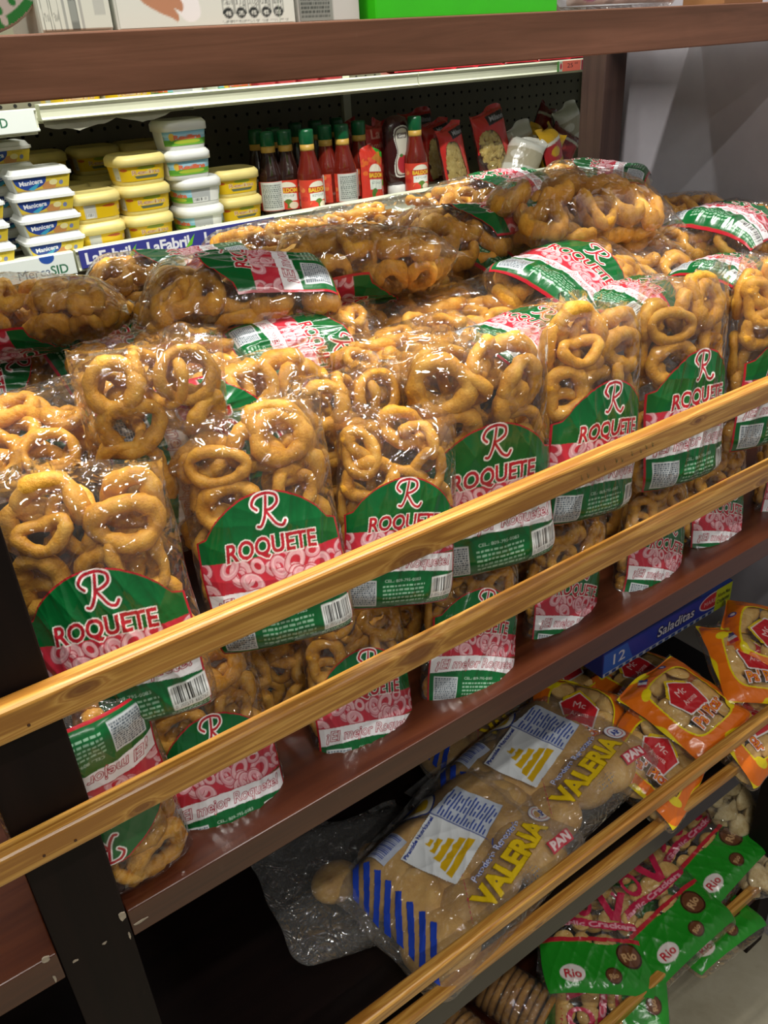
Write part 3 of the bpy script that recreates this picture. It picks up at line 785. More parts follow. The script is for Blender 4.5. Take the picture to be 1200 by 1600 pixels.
# torn paper hanging below the upper price rail
def torn():
    r = random.Random(5); n = 24; V = []; F = []
    for i in range(n + 1):
        x = .372 + .235 * i / n; d = .012 + .010 * math.sin(i * .5) * r.uniform(.6, 1) + (.010 if 4 < i < 11 else 0) * r.uniform(.8, 1.2)
        d = max(.003, d * (1 if i < 20 else .6))
        V += [(x, 1.362, 1.431), (x, 1.360, 1.431 - d * .62)]
    for i in range(n): F.append((2 * i, 2 * i + 1, 2 * i + 3, 2 * i + 2))
    o = link('torn_paper', mesh(V, F), plain('old_grey_paper', 'A8A794', .8)); so = o.modifiers.new('t', 'SOLIDIFY'); so.thickness = .0005
    tag(o, 'torn grey paper hanging under the upper metal price rail', 'paper')
torn()

# ---- margarine tubs
def tub_profile(sq, W, D, H, lidh, body, lid, n=48):
    root = empty('margarine_tub')
    pr_ = [(.80, 0), (.84, .002), (.86, .006), (.93, H - lidh - .002), (.935, H - lidh)]
    V, F = lathe([(r * W / 2, z) for r, z in pr_], n, 1, D / W, sq); me = mesh(V, F); link('tub_body', me, body, root, True)
    pl = [(.97, H - lidh - .004), (1.0, H - lidh - .004), (1.0, H - lidh * .5), (.97, H - lidh * .35), (.90, H - .001), (.86, H), (.83, H - .0012)]
    V, F = lathe([(r * W / 2, z) for r, z in pl], n, 1, D / W, sq); me = mesh(V, F); link('lid', me, lid, root, True)
    return root
def tub_label(root, art, sq, W, D, z0, z1, H, lidh, a0, a1):
    def sf(x, y):
        a = math.radians(-90) + np.radians(a0 + (a1 - a0) * x); z = z0 + (z1 - z0) * y
        r = (.86 + .07 * (z - .006) / (H - lidh - .008)) * W / 2 + .0005
        c, s_ = np.cos(a), np.sin(a)
        if sq:
            e = 2 / (2 + sq * 4); c = np.sign(c) * np.abs(c) ** e; s_ = np.sign(s_) * np.abs(s_) ** e
        return np.stack([r * c, r * s_ * D / W, z], -1)
    link('printed_label', art_mesh(art, sf), 'card', root)
def art_yellow():
    cv = Cv(7, 34, 'E2BC10')
    for x0 in (.3, 3.5):
        cv.ell(x0 + .35, .78, .28, .1, 'C25A1E'); cv.ell(x0 + 1.35, .86, .22, .12, '8DA02A')
        cv.text('Reina', x0 + 1.35, .58, .3, 'D9CDAE', width=.95, grow=.04); cv.text('Reina', x0 + 1.35, .58, .3, 'B86A3A', width=.95, grow=-.005)
        cv.poly([(x0 + .95, .36), (x0 + 1.75, .36), (x0 + 1.6, .16), (x0 + 1.05, .16)], '5F6A55'); cv.ell(x0 + 2.3, .6, .16, .12, 'C79A10')
    cv.rect(3.05, .06, 3.5, .94, 'C3C3BC'); cv.rect(6.7, 0, 7, 1, 'EEDC8C')
    cv.bars(3.12, .1, 3.43, .4, 10, seed=2)
    return cv
def art_white():
    cv = Cv(7, 34, '8CC7DF')
    cv.rect(0, .62, 7, .8, 'A9D6E6'); cv.rect(0, 0, 7, .42, '5DA83A'); cv.rect(0, 0, 7, .12, '7CBF45')
    for x0 in (1.1, 4.6):
        cv.ell(x0 + .1, .62, .2, .26, 'E8C24A'); cv.text('Reina', x0 + .75, .58, .3, 'E2734E', width=1.0, grow=.06); cv.ell(x0 + .7, .25, .5, .12, 'B7C93E')
        cv.ell(x0 - .7, .55, .25, .18, '8FA7AE')
    cv.rect(2.7, 0, 3.3, 1, 'B9BDBD'); cv.bars(2.75, .05, 3.2, .35, 12, seed=4); cv.rect(3.3, 0, 4.0, 1, 'EDEFEA')
    return cv
def art_manicera():
    cv = Cv(4.2, 60, 'DCC23A')
    cv.rect(0, 0, 4.2, .12, 'CFA84A'); cv.ell(2.6, .25, .55, .35, 'C98E52'); cv.ell(2.95, .5, .32, .22, 'E9DFA0'); cv.ell(3.55, .42, .16, .18, '7A86B0')
    cv.poly(crom([(.05, 1.0), (.18, .45), (.9, .05), (1.9, .25), (2.35, .6), (2.45, 1.0)]), '2B4A9C')
    cv.poly(crom([(.9, .12), (1.4, .05), (2.0, .62), (1.7, .5), (1.2, .28)]), '3FA3C8')
    cv.text('Manicera', 1.25, .66, .36, 'F0F2F5', width=1.75, grow=.03, shear=.15, rot=.06)
    cv.text('MARGARINA', 3.2, .86, .1, '7A6A20', width=.8); return cv
AY, AW, AM = art_yellow(), art_white(), art_manicera()
def round_tub(kind, turn):
    H = .0465 if kind == 'y' else .0460; W = .088 if kind == 'y' else .084; D = W * .98; lh = .0125
    b, l = ('yellow_plastic',) * 2 if kind == 'y' else ('white_plastic',) * 2
    r = tub_profile(.35, W, D, H, lh, b, l)
    tub_label(r, AY if kind == 'y' else AW, .35, W, D, .008, H - lh - .004, H, lh, -175 + turn, 170 + turn)
    return r
def rect_tub():
    W, D, H, lh = .093, .070, .0335, .010
    root = empty('margarine_tub')
    def sec(hw, hd, z, r=.008):
        P = []
        for (sx, sy) in ((1, 1), (-1, 1), (-1, -1), (1, -1)):
            for k in range(5):
                a0 = {(1, 1): 0, (-1, 1): 90, (-1, -1): 180, (1, -1): 270}[(sx, sy)] + k * 22.5
                P.append((sx * (hw - r) + r * math.cos(math.radians(a0)), sy * (hd - r) + r * math.sin(math.radians(a0)), z))
        return P
    def loft(secs):
        n = 20; V = [p for s_ in secs for p in s_]; F = [(i * n + k, i * n + (k + 1) % n, (i + 1) * n + (k + 1) % n, (i + 1) * n + k) for i in range(len(secs) - 1) for k in range(n)]
        F += [tuple(range(n))[::-1], tuple((len(secs) - 1) * n + k for k in range(n))]; return mesh(V, F)
    link('tub_body', loft([sec(W * .40, D * .39, 0), sec(W * .42, D * .41, .002), sec(W * .47, D * .46, H - lh)]), 'white_plastic', root)
    link('lid', loft([sec(W * .5, D * .5, H - lh - .001, .010), sec(W * .5, D * .5, H - lh + .003, .010), sec(W * .47, D * .47, H - lh + .004, .009), sec(W * .44, D * .44, H - .001, .009), sec(W * .42, D * .42, H, .008), sec(W * .40, D * .40, H - .001, .008)]), 'white_plastic', root)
    link('printed_label', art_mesh(AM, lambda x, y: np.stack([(x - .5) * W * (.80 + .10 * y), -(D * (.413 + .045 * y)) - .0006, .004 + y * (H - lh - .006)], -1)), 'card', root)
    return root
def stack(proto_box, maker, key, px, py, Y, z0, pitch, n, jig, labels, group, start=0, rz=0):
    x = at(px, py, Y=Y).x
    for k in range(n):
        if key not in proto_box: proto_box[key] = maker(); o = proto_box[key]
        else: o = dup(proto_box[key])
        r = random.Random(hash((px, k)) % 9999)
        o.location = (x + r.uniform(-1, 1) * jig, Y + r.uniform(-1, 1) * jig * .5, z0 + (k + start) * pitch); o.rotation_euler = (0, 0, rz + r.uniform(-.05, .05))
        o['label'] = labels[k]; o['category'] = 'margarine tub'; o['group'] = group
PB = {}; DZ = 1.2345; g = 'margarine tubs on the metal shelf'
ordn = {5: ['lowest', 'second from bottom', 'middle', 'second from top', 'topmost'], 4: ['bottom', 'second from bottom', 'third from bottom', 'top'], 3: ['bottom', 'middle', 'top'], 2: ['lower', 'upper'], 1: ['']}
def lab(fmt, n): return [fmt.format(o_) for o_ in ordn[n]]
rt = lambda k, t: (lambda: round_tub(k, t))
stack(PB, rect_tub, 'm', 84, 392, 1.395, DZ + .008, .0315, 4, .0012, lab('{} blue and yellow rectangular tub of the stack over the white strip', 4), g)
stack(PB, rect_tub, 'm', -27, 405, 1.395, DZ + .008, .0315, 3, .001, lab('{} rectangular tub of the stack cut by the left picture edge', 3), g)
stack(PB, rect_tub, 'm', 12, 300, 1.50, DZ + .008, .0315, 5, .001, lab('{} rectangular tub of the stack behind the full blue and yellow stack', 5), g)
stack(PB, rt('y', 0), 'y1', 153, 370, 1.415, DZ, .0450, 2, .002, lab('{} pale yellow tub of the stack right beside the rectangular tubs', 2), g)
stack(PB, rt('y', -62), 'y2', 230, 362, 1.420, DZ, .0450, 3, .002, lab('{} yellow tub of the stack beside the white tubs', 3), g)
stack(PB, rt('w', 20), 'w1', 311, 350, 1.420, DZ, .0445, 2, .002, lab('{} white tub of the tall white stack, back of label showing', 2), g)
stack(PB, rt('w', -88), 'w2', 301, 345, 1.420, DZ, .0445, 2, .002, ['third from bottom white tub of the tall white stack, meadow label', 'top white tub of the tall white stack, meadow label'], g, start=2)
stack(PB, rt('y', -62), 'y2', 370, 330, 1.450, DZ, .0450, 2, .002, lab('{} yellow tub of the stack left of the sauce bottles', 2), g)
stack(PB, rt('y', 0), 'y1', 98, 300, 1.53, DZ, .0450, 2, .002, lab('{} yellow tub of the stack between rectangular and front yellow tubs', 2), g)
stack(PB, rt('y', -62), 'y2', 168, 290, 1.535, DZ, .0450, 2, .002, lab('{} yellow tub half hidden behind the three high yellow stack', 2), g)
for i, px in enumerate((62, 148, 222)):
    stack(PB, rt('y', -62), 'y2', px, 262, 1.64, DZ, .0450, 3, .002, lab('{} shaded yellow tub by the pegboard, ' + ['left', 'middle', 'right'][i] + ' one of three dark stacks', 3), g)

# ---- sauce bottles
def art_sauce():
    cv = Cv(3.0, 70, 'D8432F'); rs = random.Random(2)
    for k in range(40): cv.ell(rs.uniform(0, 3), rs.uniform(0, 1), .1, .08, rs.choice(['E05A3C', 'C8302A', 'E8874A', 'D24A36']))
    cv.ell(.8, .72, .36, .22, 'E9E4D0'); cv.rect(.36, .56, 1.24, .76, 'C0392B'); cv.text('BALDOM', .8, .66, .14, 'E8C53A', width=.76, grow=.04)
    cv.rect(.45, .30, 1.15, .54, 'E6EBE4'); cv.text('KETCHUP', .8, .47, .08, '5C6A66', width=.5)
    cv.ell(.8, .20, .18, .16, '5A7A2E'); cv.ell(.6, .14, .16, .12, 'D9412E'); cv.ell(1.0, .14, .18, .12, 'E6D9C0'); cv.rect(1.3, .5, 1.42, .64, '5FAE3A')
    cv.rect(1.75, .02, 2.7, .98, 'D3D8D2'); cv.lines(1.85, .1, 2.6, .9, 12, '78827E', 3)
    return cv
AS = art_sauce()
M['sauce'] = plain('red_sauce_in_glass', '6E1E14', .12, .1, 20, coat=.6)
M['darksauce'] = plain('dark_sauce_in_glass', '2A1612', .12, .1, 20, coat=.6)
M['cap'] = plain('dark_green_cap_seal', '0E5A34', .3, .05, coat=.3)
M['gold'] = plain('gold_neck_band', 'C9A24A', .4, .05)
def sauce_bottle(mat, turn):
    root = empty('sauce_bottle'); H = .145
    pr_ = [(.019, 0), (.0225, .002), (.0235, .006), (.0235, .066), (.0225, .073), (.0185, .084), (.0145, .100), (.0125, .110), (.0122, .116)]
    V, F = lathe(pr_, 28); link('bottle_glass', mesh(V, F), mat, root, True)
    V, F = lathe([(.0129, .109), (.0131, .112), (.0130, .1195)], 24); link('neck_band', mesh(V, F), 'gold', root, True)
    V, F = lathe([(.0127, .119), (.0134, .121), (.0136, .139), (.0128, .1435), (.009, .1445)], 24); link('cap', mesh(V, F), 'cap', root, True)
    link('printed_label', art_mesh(AS, lambda x, y: np.stack([.0239 * np.cos(-1.57 + (x - .27) * 6.0 + turn), .0239 * np.sin(-1.57 + (x - .27) * 6.0 + turn), .012 + y * .050], -1)), 'card', root)
    return root
SB = {k: sauce_bottle(*v) for k, v in {'f': ('sauce', 0.), 's': ('sauce', 1.5), 'b': ('sauce', 3.3), 'd': ('darksauce', -.5), 'e': ('darksauce', 3.0)}.items()}
usedb = set()
for kind, px, py, Y, lb in [('f', 488, 322, 1.395, 'front red sauce bottle with full label, left of the back-label bottles'),
        ('s', 516, 318, 1.43, 'red sauce bottle just right and behind the full-label one'),
        ('b', 541, 312, 1.41, 'red sauce bottle showing its white back label'),
        ('s', 566, 300, 1.44, 'red sauce bottle left of the red packets'),
        ('d', 455, 322, 1.43, 'dark sauce bottle left of the front red one, label in view'),
        ('e', 428, 318, 1.44, 'dark sauce bottle left of the group with a pale back label'),
        ('d', 437, 300, 1.50, 'dark sauce bottle in the second rank at left'),
        ('e', 410, 306, 1.50, 'leftmost dark sauce bottle beside the yellow tubs'),
        ('d', 470, 292, 1.55, 'dark sauce bottle in the back rank, left'),
        ('e', 500, 288, 1.55, 'dark sauce bottle in the back rank, middle'),
        ('d', 532, 284, 1.55, 'dark sauce bottle in the back rank, right'),
        ('f', 651, 298, 1.40, 'single red sauce bottle standing right of the big dark squeeze bottle')]:
    if kind in usedb: o = dup(SB[kind])
    else: o = SB[kind]; usedb.add(kind)
    o.location = (at(px, py, Y=Y).x, Y, DZ); o.rotation_euler[2] = (px % 7) * .05 - .15
    tag(o, lb, 'sauce bottle', 'sauce bottles on the metal shelf')
def squeeze():
    root = empty('squeeze_bottle'); M['brownp'] = plain('dark_maroon_plastic', '3A1414', .25, coat=.3)
    V, F = lathe([(.020, 0), (.0215, .003), (.0215, .020), (.019, .022)], 32); link('cap', mesh(V, F), 'white_plastic', root, True)
    V, F = lathe([(.021, .022), (.028, .030), (.0315, .045), (.030, .075), (.0315, .105), (.030, .128), (.022, .142), (.008, .147)], 36, 1, .6)
    link('bottle_body', mesh(V, F), 'brownp', root, True)
    cv = Cv(.55, 90); P = crom([(.28, .02), (.07, .06), (.05, .3), (.12, .5), (.05, .75), (.08, .92), (.28, .98), (.48, .92), (.5, .75), (.43, .5), (.5, .3), (.48, .06)], 8, True)
    cv.poly(P, 'DADAD2'); cv.poly((P - [.275, .5]) * [.86, .93] + [.275, .5], '3A1414'); cv.poly((P - [.275, .5]) * [.76, .88] + [.275, .5], 'CFCDBE')
    cv.rect(.14, .74, .42, .84, '6F6A66'); cv.text('Goya', .28, .79, .055, 'E4E2DA', width=.2, grow=.03); cv.ell(.28, .27, .15, .17, 'B5303A'); cv.ell(.24, .43, .05, .03, '4A7A3A')
    link('printed_label', art_mesh(cv, lambda x, y: np.stack([(x - .5) * .044, -np.sqrt(np.maximum(1 - ((x - .5) * .044 / .0315) ** 2, .05)) * .0192 - .0006, .034 + y * .098], -1)), 'card', root)
    p = at(622, 290, Y=1.43); root.location = (p.x, 1.43, DZ); tag(root, 'dark upside-down squeeze ketchup bottle with a tomato on its pale label', 'squeeze bottle')
squeeze()

# ---- red packets and pasta
def mini_pack(name, W, H, T, seed, art, mat='print', back=None, fill=None, nfill=0, size=(.006, .004, .010), fmat='pasta', kind='bun'):
    pil = Pillow(W, H, T, seed, crease=.001, top=.2, bottom=.12, fin=.05); root = empty(name); rs = np.random.RandomState(seed)
    link('wrapper_front', art_mesh(art, lambda x, y: pil.surf((x - .5) * 1.985, .004 + y * .992, 0, .0006)), mat, root)
    if back:
        cvb = Cv(art.asp, 24, back); link('wrapper_back', art_mesh(cvb, lambda x, y: pil.surf((x - .5) * 1.985, .004 + y * .992, 1, .0006)), mat, root)
    if nfill:
        link('film', pil.film(24, 30), 'film', root)
        bmx = bmesh.new(); Vs = []; Fs = []
        for k in range(nfill):
            c = np.array([rs.uniform(-.38, .38) * W, rs.uniform(-.36, -.15) * T, rs.uniform(.10, .72) * H])
            me = blob(pil, c, rs, size, kind=kind, tilt=1.2); b0 = len(Vs)
            Vs += [v.co[:] for v in me.vertices]; Fs += [tuple(b0 + i for i in p.vertices) for p in me.polygons]; bpy.data.meshes.remove(me)
        o = link('contents', mesh(Vs, Fs), fmat, root, True); o['kind'] = 'stuff'
    return root
def art_pasta(s_=0):
    cv = Cv(.62, 90, 'C8322C'); 
    P = [(.05, .06), (.40, .06), (.42, .3), (.36, .62), (.22, .72), (.09, .66)] if s_ == 0 else [(.04, .08), (.38, .1), (.40, .35), (.34, .60), (.2, .70), (.05, .62)]
    cv.poly(crom(P, 6, True), None)
    cv.poly([(.22, .76), (.6, .80), (.6, .93), (.22, .90)], '23202C'); cv.text('Milano', .42, .85, .07, 'B8B8C4', width=.3, grow=.02, shear=.2)
    cv.rect(.46, .1, .5, .6, 'B92A28'); return cv
def pp(name, proto, px, py, Y, W, lab_, cat, rz=0, lean=0, z=None, ry=0, group=None):
    p = at(px, py, Y=Y) if z is None else at(px, py, Z=z)
    proto.location = (p.x, Y if z is None else p.y, DZ if z is None else z); proto.rotation_euler = (lean, ry, rz); tag(proto, lab_, cat, group); return proto
a0 = mini_pack('pasta_packet', .080, .118, .034, 5, art_pasta(0), back='C8322C', nfill=120, size=(.006, .004, .009))
a1 = mini_pack('pasta_packet', .098, .138, .036, 8, art_pasta(1), back='C8322C', nfill=130, size=(.006, .004, .009))
gpk = 'pasta packets on the metal shelf'
pp('', a0, 716, 288, 1.44, 0, 'middle red pasta packet leaning beside the larger one', 'pasta packet', .25, -.15, ry=-.12, group=gpk)
pp('', a1, 778, 285, 1.45, 0, 'largest red pasta packet with a clear window, right of the others', 'pasta packet', .1, -.18, ry=-.15, group=gpk)
a2 = dup(a0); pp('', a2, 690, 268, 1.53, 0, 'shaded pasta packet behind the single sauce bottle', 'pasta packet', .1, -.1, ry=-.1, group=gpk)
a3 = dup(a1); pp('', a3, 655, 262, 1.60, 0, 'darkest pasta packet at the pegboard, partly hidden', 'pasta packet', .1, -.1, group=gpk)
def art_red():
    cv = Cv(.6, 80, 'B5322C'); rs = random.Random(8)
    for k in range(50): cv.ell(rs.uniform(0, .6), rs.uniform(.0, .55), .05, .035, rs.choice(['C9503E', 'B23A30', 'D8694E', 'A82C28']))
    cv.text('La', .3, .85, .12, 'E0A090', width=.2, shear=.2, grow=.02); cv.text('Familia', .3, .7, .08, 'E0A090', width=.42, shear=.2); return cv
rp = mini_pack('sauce_pouch', .062, .135, .022, 12, art_red(), back='A82C28')
pp('', rp, 590, 300, 1.46, 0, 'tall red pouch behind the small sauce pouch', 'pouch', .0, -.05, group='red sauce pouches')
rp2 = dup(rp); pp('', rp2, 607, 290, 1.52, 0, 'tall red pouch next to the dark squeeze bottle, second rank', 'pouch', .1, -.05, group='red sauce pouches')
rp3 = dup(rp); pp('', rp3, 545, 280, 1.60, 0, 'red pouch at the pegboard behind the red bottles', 'pouch', .1, -.05, group='red sauce pouches')
def art_doy():
    cv = Cv(.72, 80, 'CE3A2C'); rs = random.Random(9)
    for k in range(30): cv.ell(rs.uniform(0, .7), rs.uniform(.45, .8), .06, .04, rs.choice(['D9533A', 'C23A2C', 'D86A2E']))
    cv.poly([(.45, 1), (.72, 1), (.72, .8), (.6, .85)], '2E9A2E'); cv.poly([(.3, .8), (.62, .95), (.6, .7)], 'B5752A')
    cv.ell(.4, .58, .2, .12, 'E6E0CC'); cv.rect(.16, .44, .64, .56, 'B43226'); cv.text('BALDOM', .4, .50, .08, 'E8C53A', width=.42, grow=.04)
    cv.rect(.2, .24, .6, .42, 'DDE6DC'); cv.text('KETCHUP', .4, .36, .045, '5C6A66', width=.3); cv.ell(.35, .16, .1, .1, '4C7A2E'); cv.ell(.5, .12, .14, .09, 'DB4A34'); cv.rect(.62, .3, .7, .42, '3FA63A'); cv.rect(.2, 0, .5, .05, '2E9A2E')
    return cv
dy = mini_pack('sauce_pouch', .055, .098, .018, 15, art_doy(), back='CE3A2C')
pp('', dy, 583, 318, 1.405, 0, 'small red sauce pouch with green corner, before the tall red pouch', 'pouch', .1, -.12, ry=.1, group='red sauce pouches')
# ---- the jumble of packets at the right end
def art_jum(a, b_, c_, w_):
    cv = Cv(.8, 60, w_); rs = random.Random(hash(a) % 99)
    cv.poly([(0, .30), (.8, .38), (.8, .72), (0, .66)], a); cv.poly([(0, .66), (.8, .72), (.8, .78), (0, .72)], 'D8D4C8'); cv.poly([(.45, .2), (.8, .3), (.8, .1)], b_)
    cv.ell(.25, .52, .14, .09, c_); cv.rect(0, 0, .8, .22, c_); return cv
jg = 'small packets heaped at the right end of the metal shelf'
J = [mini_pack('grain_packet', .085, .11, .045, 31, art_jum('A8262A', '2E8A4A', 'C49A24', 'C49A24'), back='B89020'),
     mini_pack('grain_packet', .08, .10, .045, 32, art_jum('B0A890', '2F6A3C', 'D8D4C8', 'D6D6CC'), back='CFCFC4'),
     mini_pack('grain_packet', .08, .10, .04, 33, art_jum('8A1F22', '7A2A2A', 'A43A30', '6E2224'), back='7A2024')]
for i, (k, px, py, z, F_, lb) in enumerate([
        (1, 812, 232, None, (-.2, -1, .2), 'white plastic packet standing right of the pasta packets'),
        (0, 840, 252, None, (-.1, -.6, .8), 'gold packet with a red band lying above the shiny snack bag'),
        (0, 858, 275, None, (.1, -.5, .9), 'gold packet with a red band nearest the back post foot'),
        (2, 852, 200, None, (.1, -1, .3), 'dark red packet on top of the heap near the back post'),
        (1, 888, 200, None, (0, -1, .1), 'white topped gold grain packet touching the back post'),
        (2, 875, 240, None, (0, -1, .4), 'dark red packet low beside the back post'),
        (2, 800, 262, None, (0, -1, .2), 'dark red packet half hidden behind the largest pasta packet'),
        (1, 815, 285, None, (0, -.5, 1), 'crumpled clear white packet at the foot of the gold packets')]):
    o = J[k] if i in (0, 1, 3) else dup(J[k])
    Y = [1.47, 1.45, 1.42, 1.56, 1.50, 1.48, 1.50, 1.42][i]
    c = at(px, py, Y=Y); c.z = max(c.z, DZ + .03)
    A_ = Vector((.5, .1, .8)) if i % 2 else Vector((-.25, .2, 1)); A_.normalize()
    orient(o, c - A_ * .05, c + A_ * .05, F_, .10, .7, 1.1); tag(o, lb, 'packet', jg)
# ---- goods on the upper metal deck, only their feet show under the beam
UZ = 1.437
for i, (px, key, lb) in enumerate([(108, 'y2', 'yellow tub on the upper metal deck, first from the left under the beam'), (190, 'y2', 'yellow tub on the upper metal deck, second from the left under the beam'), (275, 'w1', 'white tub on the upper metal deck right of the yellow ones'), (360, 'w2', 'green labelled white tub on the upper metal deck')]):
    o = dup(PB[key]); o.location = (at(px, 160 - px * .1, Y=1.42).x, 1.42, UZ); tag(o, lb, 'margarine tub', g)
M['redlid'] = plain('red_can_paint', 'A82430', .35, .08, 30)
def can():
    root = empty('red_jar'); V, F = lathe([(.024, 0), (.027, .003), (.027, .055), (.024, .062), (.020, .066)], 28); link('jar_body', mesh(V, F), 'redlid', root, True)
    V, F = lathe([(.0215, .066), (.022, .068), (.022, .078), (.019, .080)], 28); link('lid', mesh(V, F), 'white_plastic', root, True); return root
cn = can()
for i, px in enumerate((408, 440, 475, 512)):
    o = cn if i == 0 else dup(cn); o.location = (at(px, 130, Y=1.395).x, 1.395, UZ)
    tag(o, 'red jar on the upper metal deck, ' + ['first', 'second', 'third', 'fourth'][i] + ' from the white tubs', 'jar', 'red jars under the beam')
rb = mini_pack('red_packet', .075, .10, .045, 44, Cv(.7, 30, 'C02A34'), back='B0202C')
for i, px in enumerate((632, 668, 703, 745, 800, 850, 890)):
    o = rb if i == 0 else dup(rb); p = at(px, 105, Y=1.40); c = Vector((p.x, 1.40, UZ + .026))
    orient(o, c - Vector((.045, 0, 0)), c + Vector((.045, 0, 0)), (0, -.3, 1), .10, .7, 1.1)
    tag(o, 'red packet lying on the upper metal deck, ' + ['first', 'second', 'third', 'fourth', 'fifth', 'sixth', 'seventh'][i] + ' in the row', 'packet', 'red packets on the upper metal deck')

# ================================================================== middle shelf: bread, crackers, cracker box
M['eyelet'] = plain('blue_print', '2A4AB0', .4)
def food_bag(name, W, H, T, seed, art, fills, fmat, kind, size, film='film', region=(-.96, .96, .03, .97), crease=.0022, top=.16, bottom=.14, fin=.05, part='cracker', spread=(.8, .9), layers=(-1, 1), tiltv=.6, ss=1):
    rs = np.random.RandomState(seed); pil = Pillow(W, H, T, seed, crease=crease, top=top, bottom=bottom, fin=fin)
    root = empty(name); nx, nz = fills
    for ly in layers:
        for i in range(nx):
            for j in range(nz):
                u = ((i + .5) / nx * 2 - 1) * spread[0] + rs.uniform(-.1, .1); v = .5 + ((j + .5) / nz - .5) * spread[1] + rs.uniform(-.03, .03)
                c = (u * W / 2, ly * T * .28, v * H)
                sz = np.array(size) * rs.uniform(.9, 1.12)
                link(part, blob(pil, c, rs, sz, kind=kind, tilt=tiltv), fmat, root)
    if art is not None:
        u0, u1, v0, v1 = region
        link('printed_film', art_mesh(art, lambda x, y: pil.surf(u0 + (u1 - u0) * x, v0 + (v1 - v0) * y, 0, .0007)), 'print', root)
    link('film', pil.film(40, 48), film, root); return root
def place_c(o, c, A, F, H, label, cat, group=None, s=1.0):
    A = Vector(A).normalized(); c = Vector(c); orient(o, c - A * H * s / 2, c + A * H * s / 2, F, H, s, s); tag(o, label, cat, group); return o
def art_bread():
    cv = Cv(1.25, 230); W_ = 1.25
    # slanted blue stripes along the left side
    for k in range(8):
        x0 = .035; y0 = .04 + k * .098
        cv.poly([(x0, y0), (x0, y0 + .062), (x0 + .19, min(y0 + .27, .99)), (x0 + .215, min(y0 + .232, .97))], '2746B4')
    # bar code patch
    cv.bars(.27, .76, .47, .92, 30, seed=3, c='2A4396', bg='B9C0D0')
    # yellow shield
    P = crom([(.56, .97), (.70, .985), (.82, .95), (.80, .86), (.70, .80), (.60, .86)], 6, True)
    cv.poly(P, '2E3E80'); cv.poly((P - [.69, .9]) * .86 + [.69, .9], 'E4E0D2'); cv.poly((P - [.69, .9]) * .55 + [.69, .9], 'D9B21C')
    # white panel with the pyramid
    a = math.radians(14); R2 = lambda x, y: (.46 + x * math.cos(a) - y * math.sin(a), .33 + x * math.sin(a) + y * math.cos(a))
    cv.poly([R2(0, 0), R2(.34, 0), R2(.34, .40), R2(0, .40)], 'E4E8EA')
    cv.text('Piramide Nutricional', *R2(.17, .375), .026, '2B3F92', width=.31, grow=.05, rot=a)
    for w_, y0, y1 in ((.28, .05, .10), (.24, .105, .16), (.17, .165, .22), (.10, .225, .27), (.05, .275, .315)):
        rs = random.Random(int(w_ * 100)); pts = [R2(.17 - w_ / 2, y0), R2(.17 + w_ / 2, y0)]
        n = 7; pts += [R2(.17 + w_ / 2 * .92 - w_ * .92 * k / n, y1 - rs.uniform(0, .018)) for k in range(n + 1)]
        cv.poly(pts, 'D8AE1E')
    cv.poly([R2(.34, .0), R2(.60, .02), R2(.60, .36), R2(.34, .40)], 'C4CCDA')
    for k in range(15):
        y = .03 + k * .023
        for x0 in (.36, .44, .50): cv.stroke([R2(x0, y), R2(x0 + .03 + (k * 7 % 5) * .01, y + .001)], .011, '3C52A0')
    cv.stroke([R2(.345, .0), R2(.345, .40)], .006, '2B3F92'); cv.stroke([R2(.34, .0), R2(.60, .02)], .004, '2B3F92')
    # lettering
    a2 = math.radians(10)
    cv.text('Panaderia Reposteria', .78, .315, .045, '3950A6', width=.48, grow=.09, rot=a2); cv.text('Panaderia Reposteria', .78, .315, .045, 'E9E9EE', width=.48, grow=.0, rot=a2)
    cv.text('VALERIA', .78, .19, .135, '8A6A10', width=.62, grow=.085, rot=a2, bend=.015); cv.text('VALERIA', .78, .19, .135, 'E8C520', width=.62, grow=.045, rot=a2, bend=.015)
    for w_, c in ((.075, '5A2A55'), (.068, 'E6E6EA'), (.05, 'B8324A'), (.044, 'E6E6EA')): cv.ell(1.16, .30, w_, w_, c)
    cv.text('AP', 1.16, .30, .045, '2B3F92', width=.06, grow=.05)
    cv.rect(.99, .04, 1.19, .12, 'C23A48'); cv.text('PAN', 1.09, .08, .05, 'F0DADA', width=.15, grow=.05)
    cv.lines(.72, .02, .86, .09, 4, '7C8288', 3)
    for k in range(8): cv.stroke([(.50 - k * .02, .30 - k * .03), (.53 - k * .02, .35 - k * .03)], .008, 'B8405A')
    return cv
AB = art_bread()
BW, BH, BT = .27, .205, .070
brd = food_bag('bread_bag', BW, BH, BT, 71, AB, (4, 3), 'bun', 'bun', (.044, .030, .036), film='film_dull', part='bread_roll', tiltv=.5, layers=(0,), crease=.004, spread=(.74, .72))
brd2 = food_bag('bread_bag', BW, BH, BT, 72, AB, (4, 3), 'bun', 'bun', (.044, .030, .036), film='film_dull', part='bread_roll', tiltv=.5, layers=(0,), crease=.004, spread=(.74, .72))
gb = 'bread bags on the middle shelf'
place_c(brd, at(715, 1350, Z=.640), (-.12, 1, .05), (-.1, -.35, 1), BH, 'bag of bread rolls nearest the pine rails, blue stripes down its left side', 'bread bag', gb, .98)
place_c(brd2, at(838, 1210, Z=.655), (-.05, 1, -.02), (-.1, -.25, 1), BH, 'bag of bread rolls overlapping the front one, beside the orange cracker bags', 'bread bag', gb, 1.0)
b3 = food_bag('bread_bag', BW, BH, .05, 73, None, (2, 1), 'bun', 'bun', (.040, .020, .028), film='film_dull', part='bread_roll', tiltv=.3, layers=(0,), crease=.006, spread=(.6, .6)); place_c(b3, at(560, 1365, Z=.612), (.1, .9, .02), (-.3, -.1, -1), BH, 'crumpled nearly empty bread bag at the dark empty end of the middle shelf', 'bread bag', gb, .92)
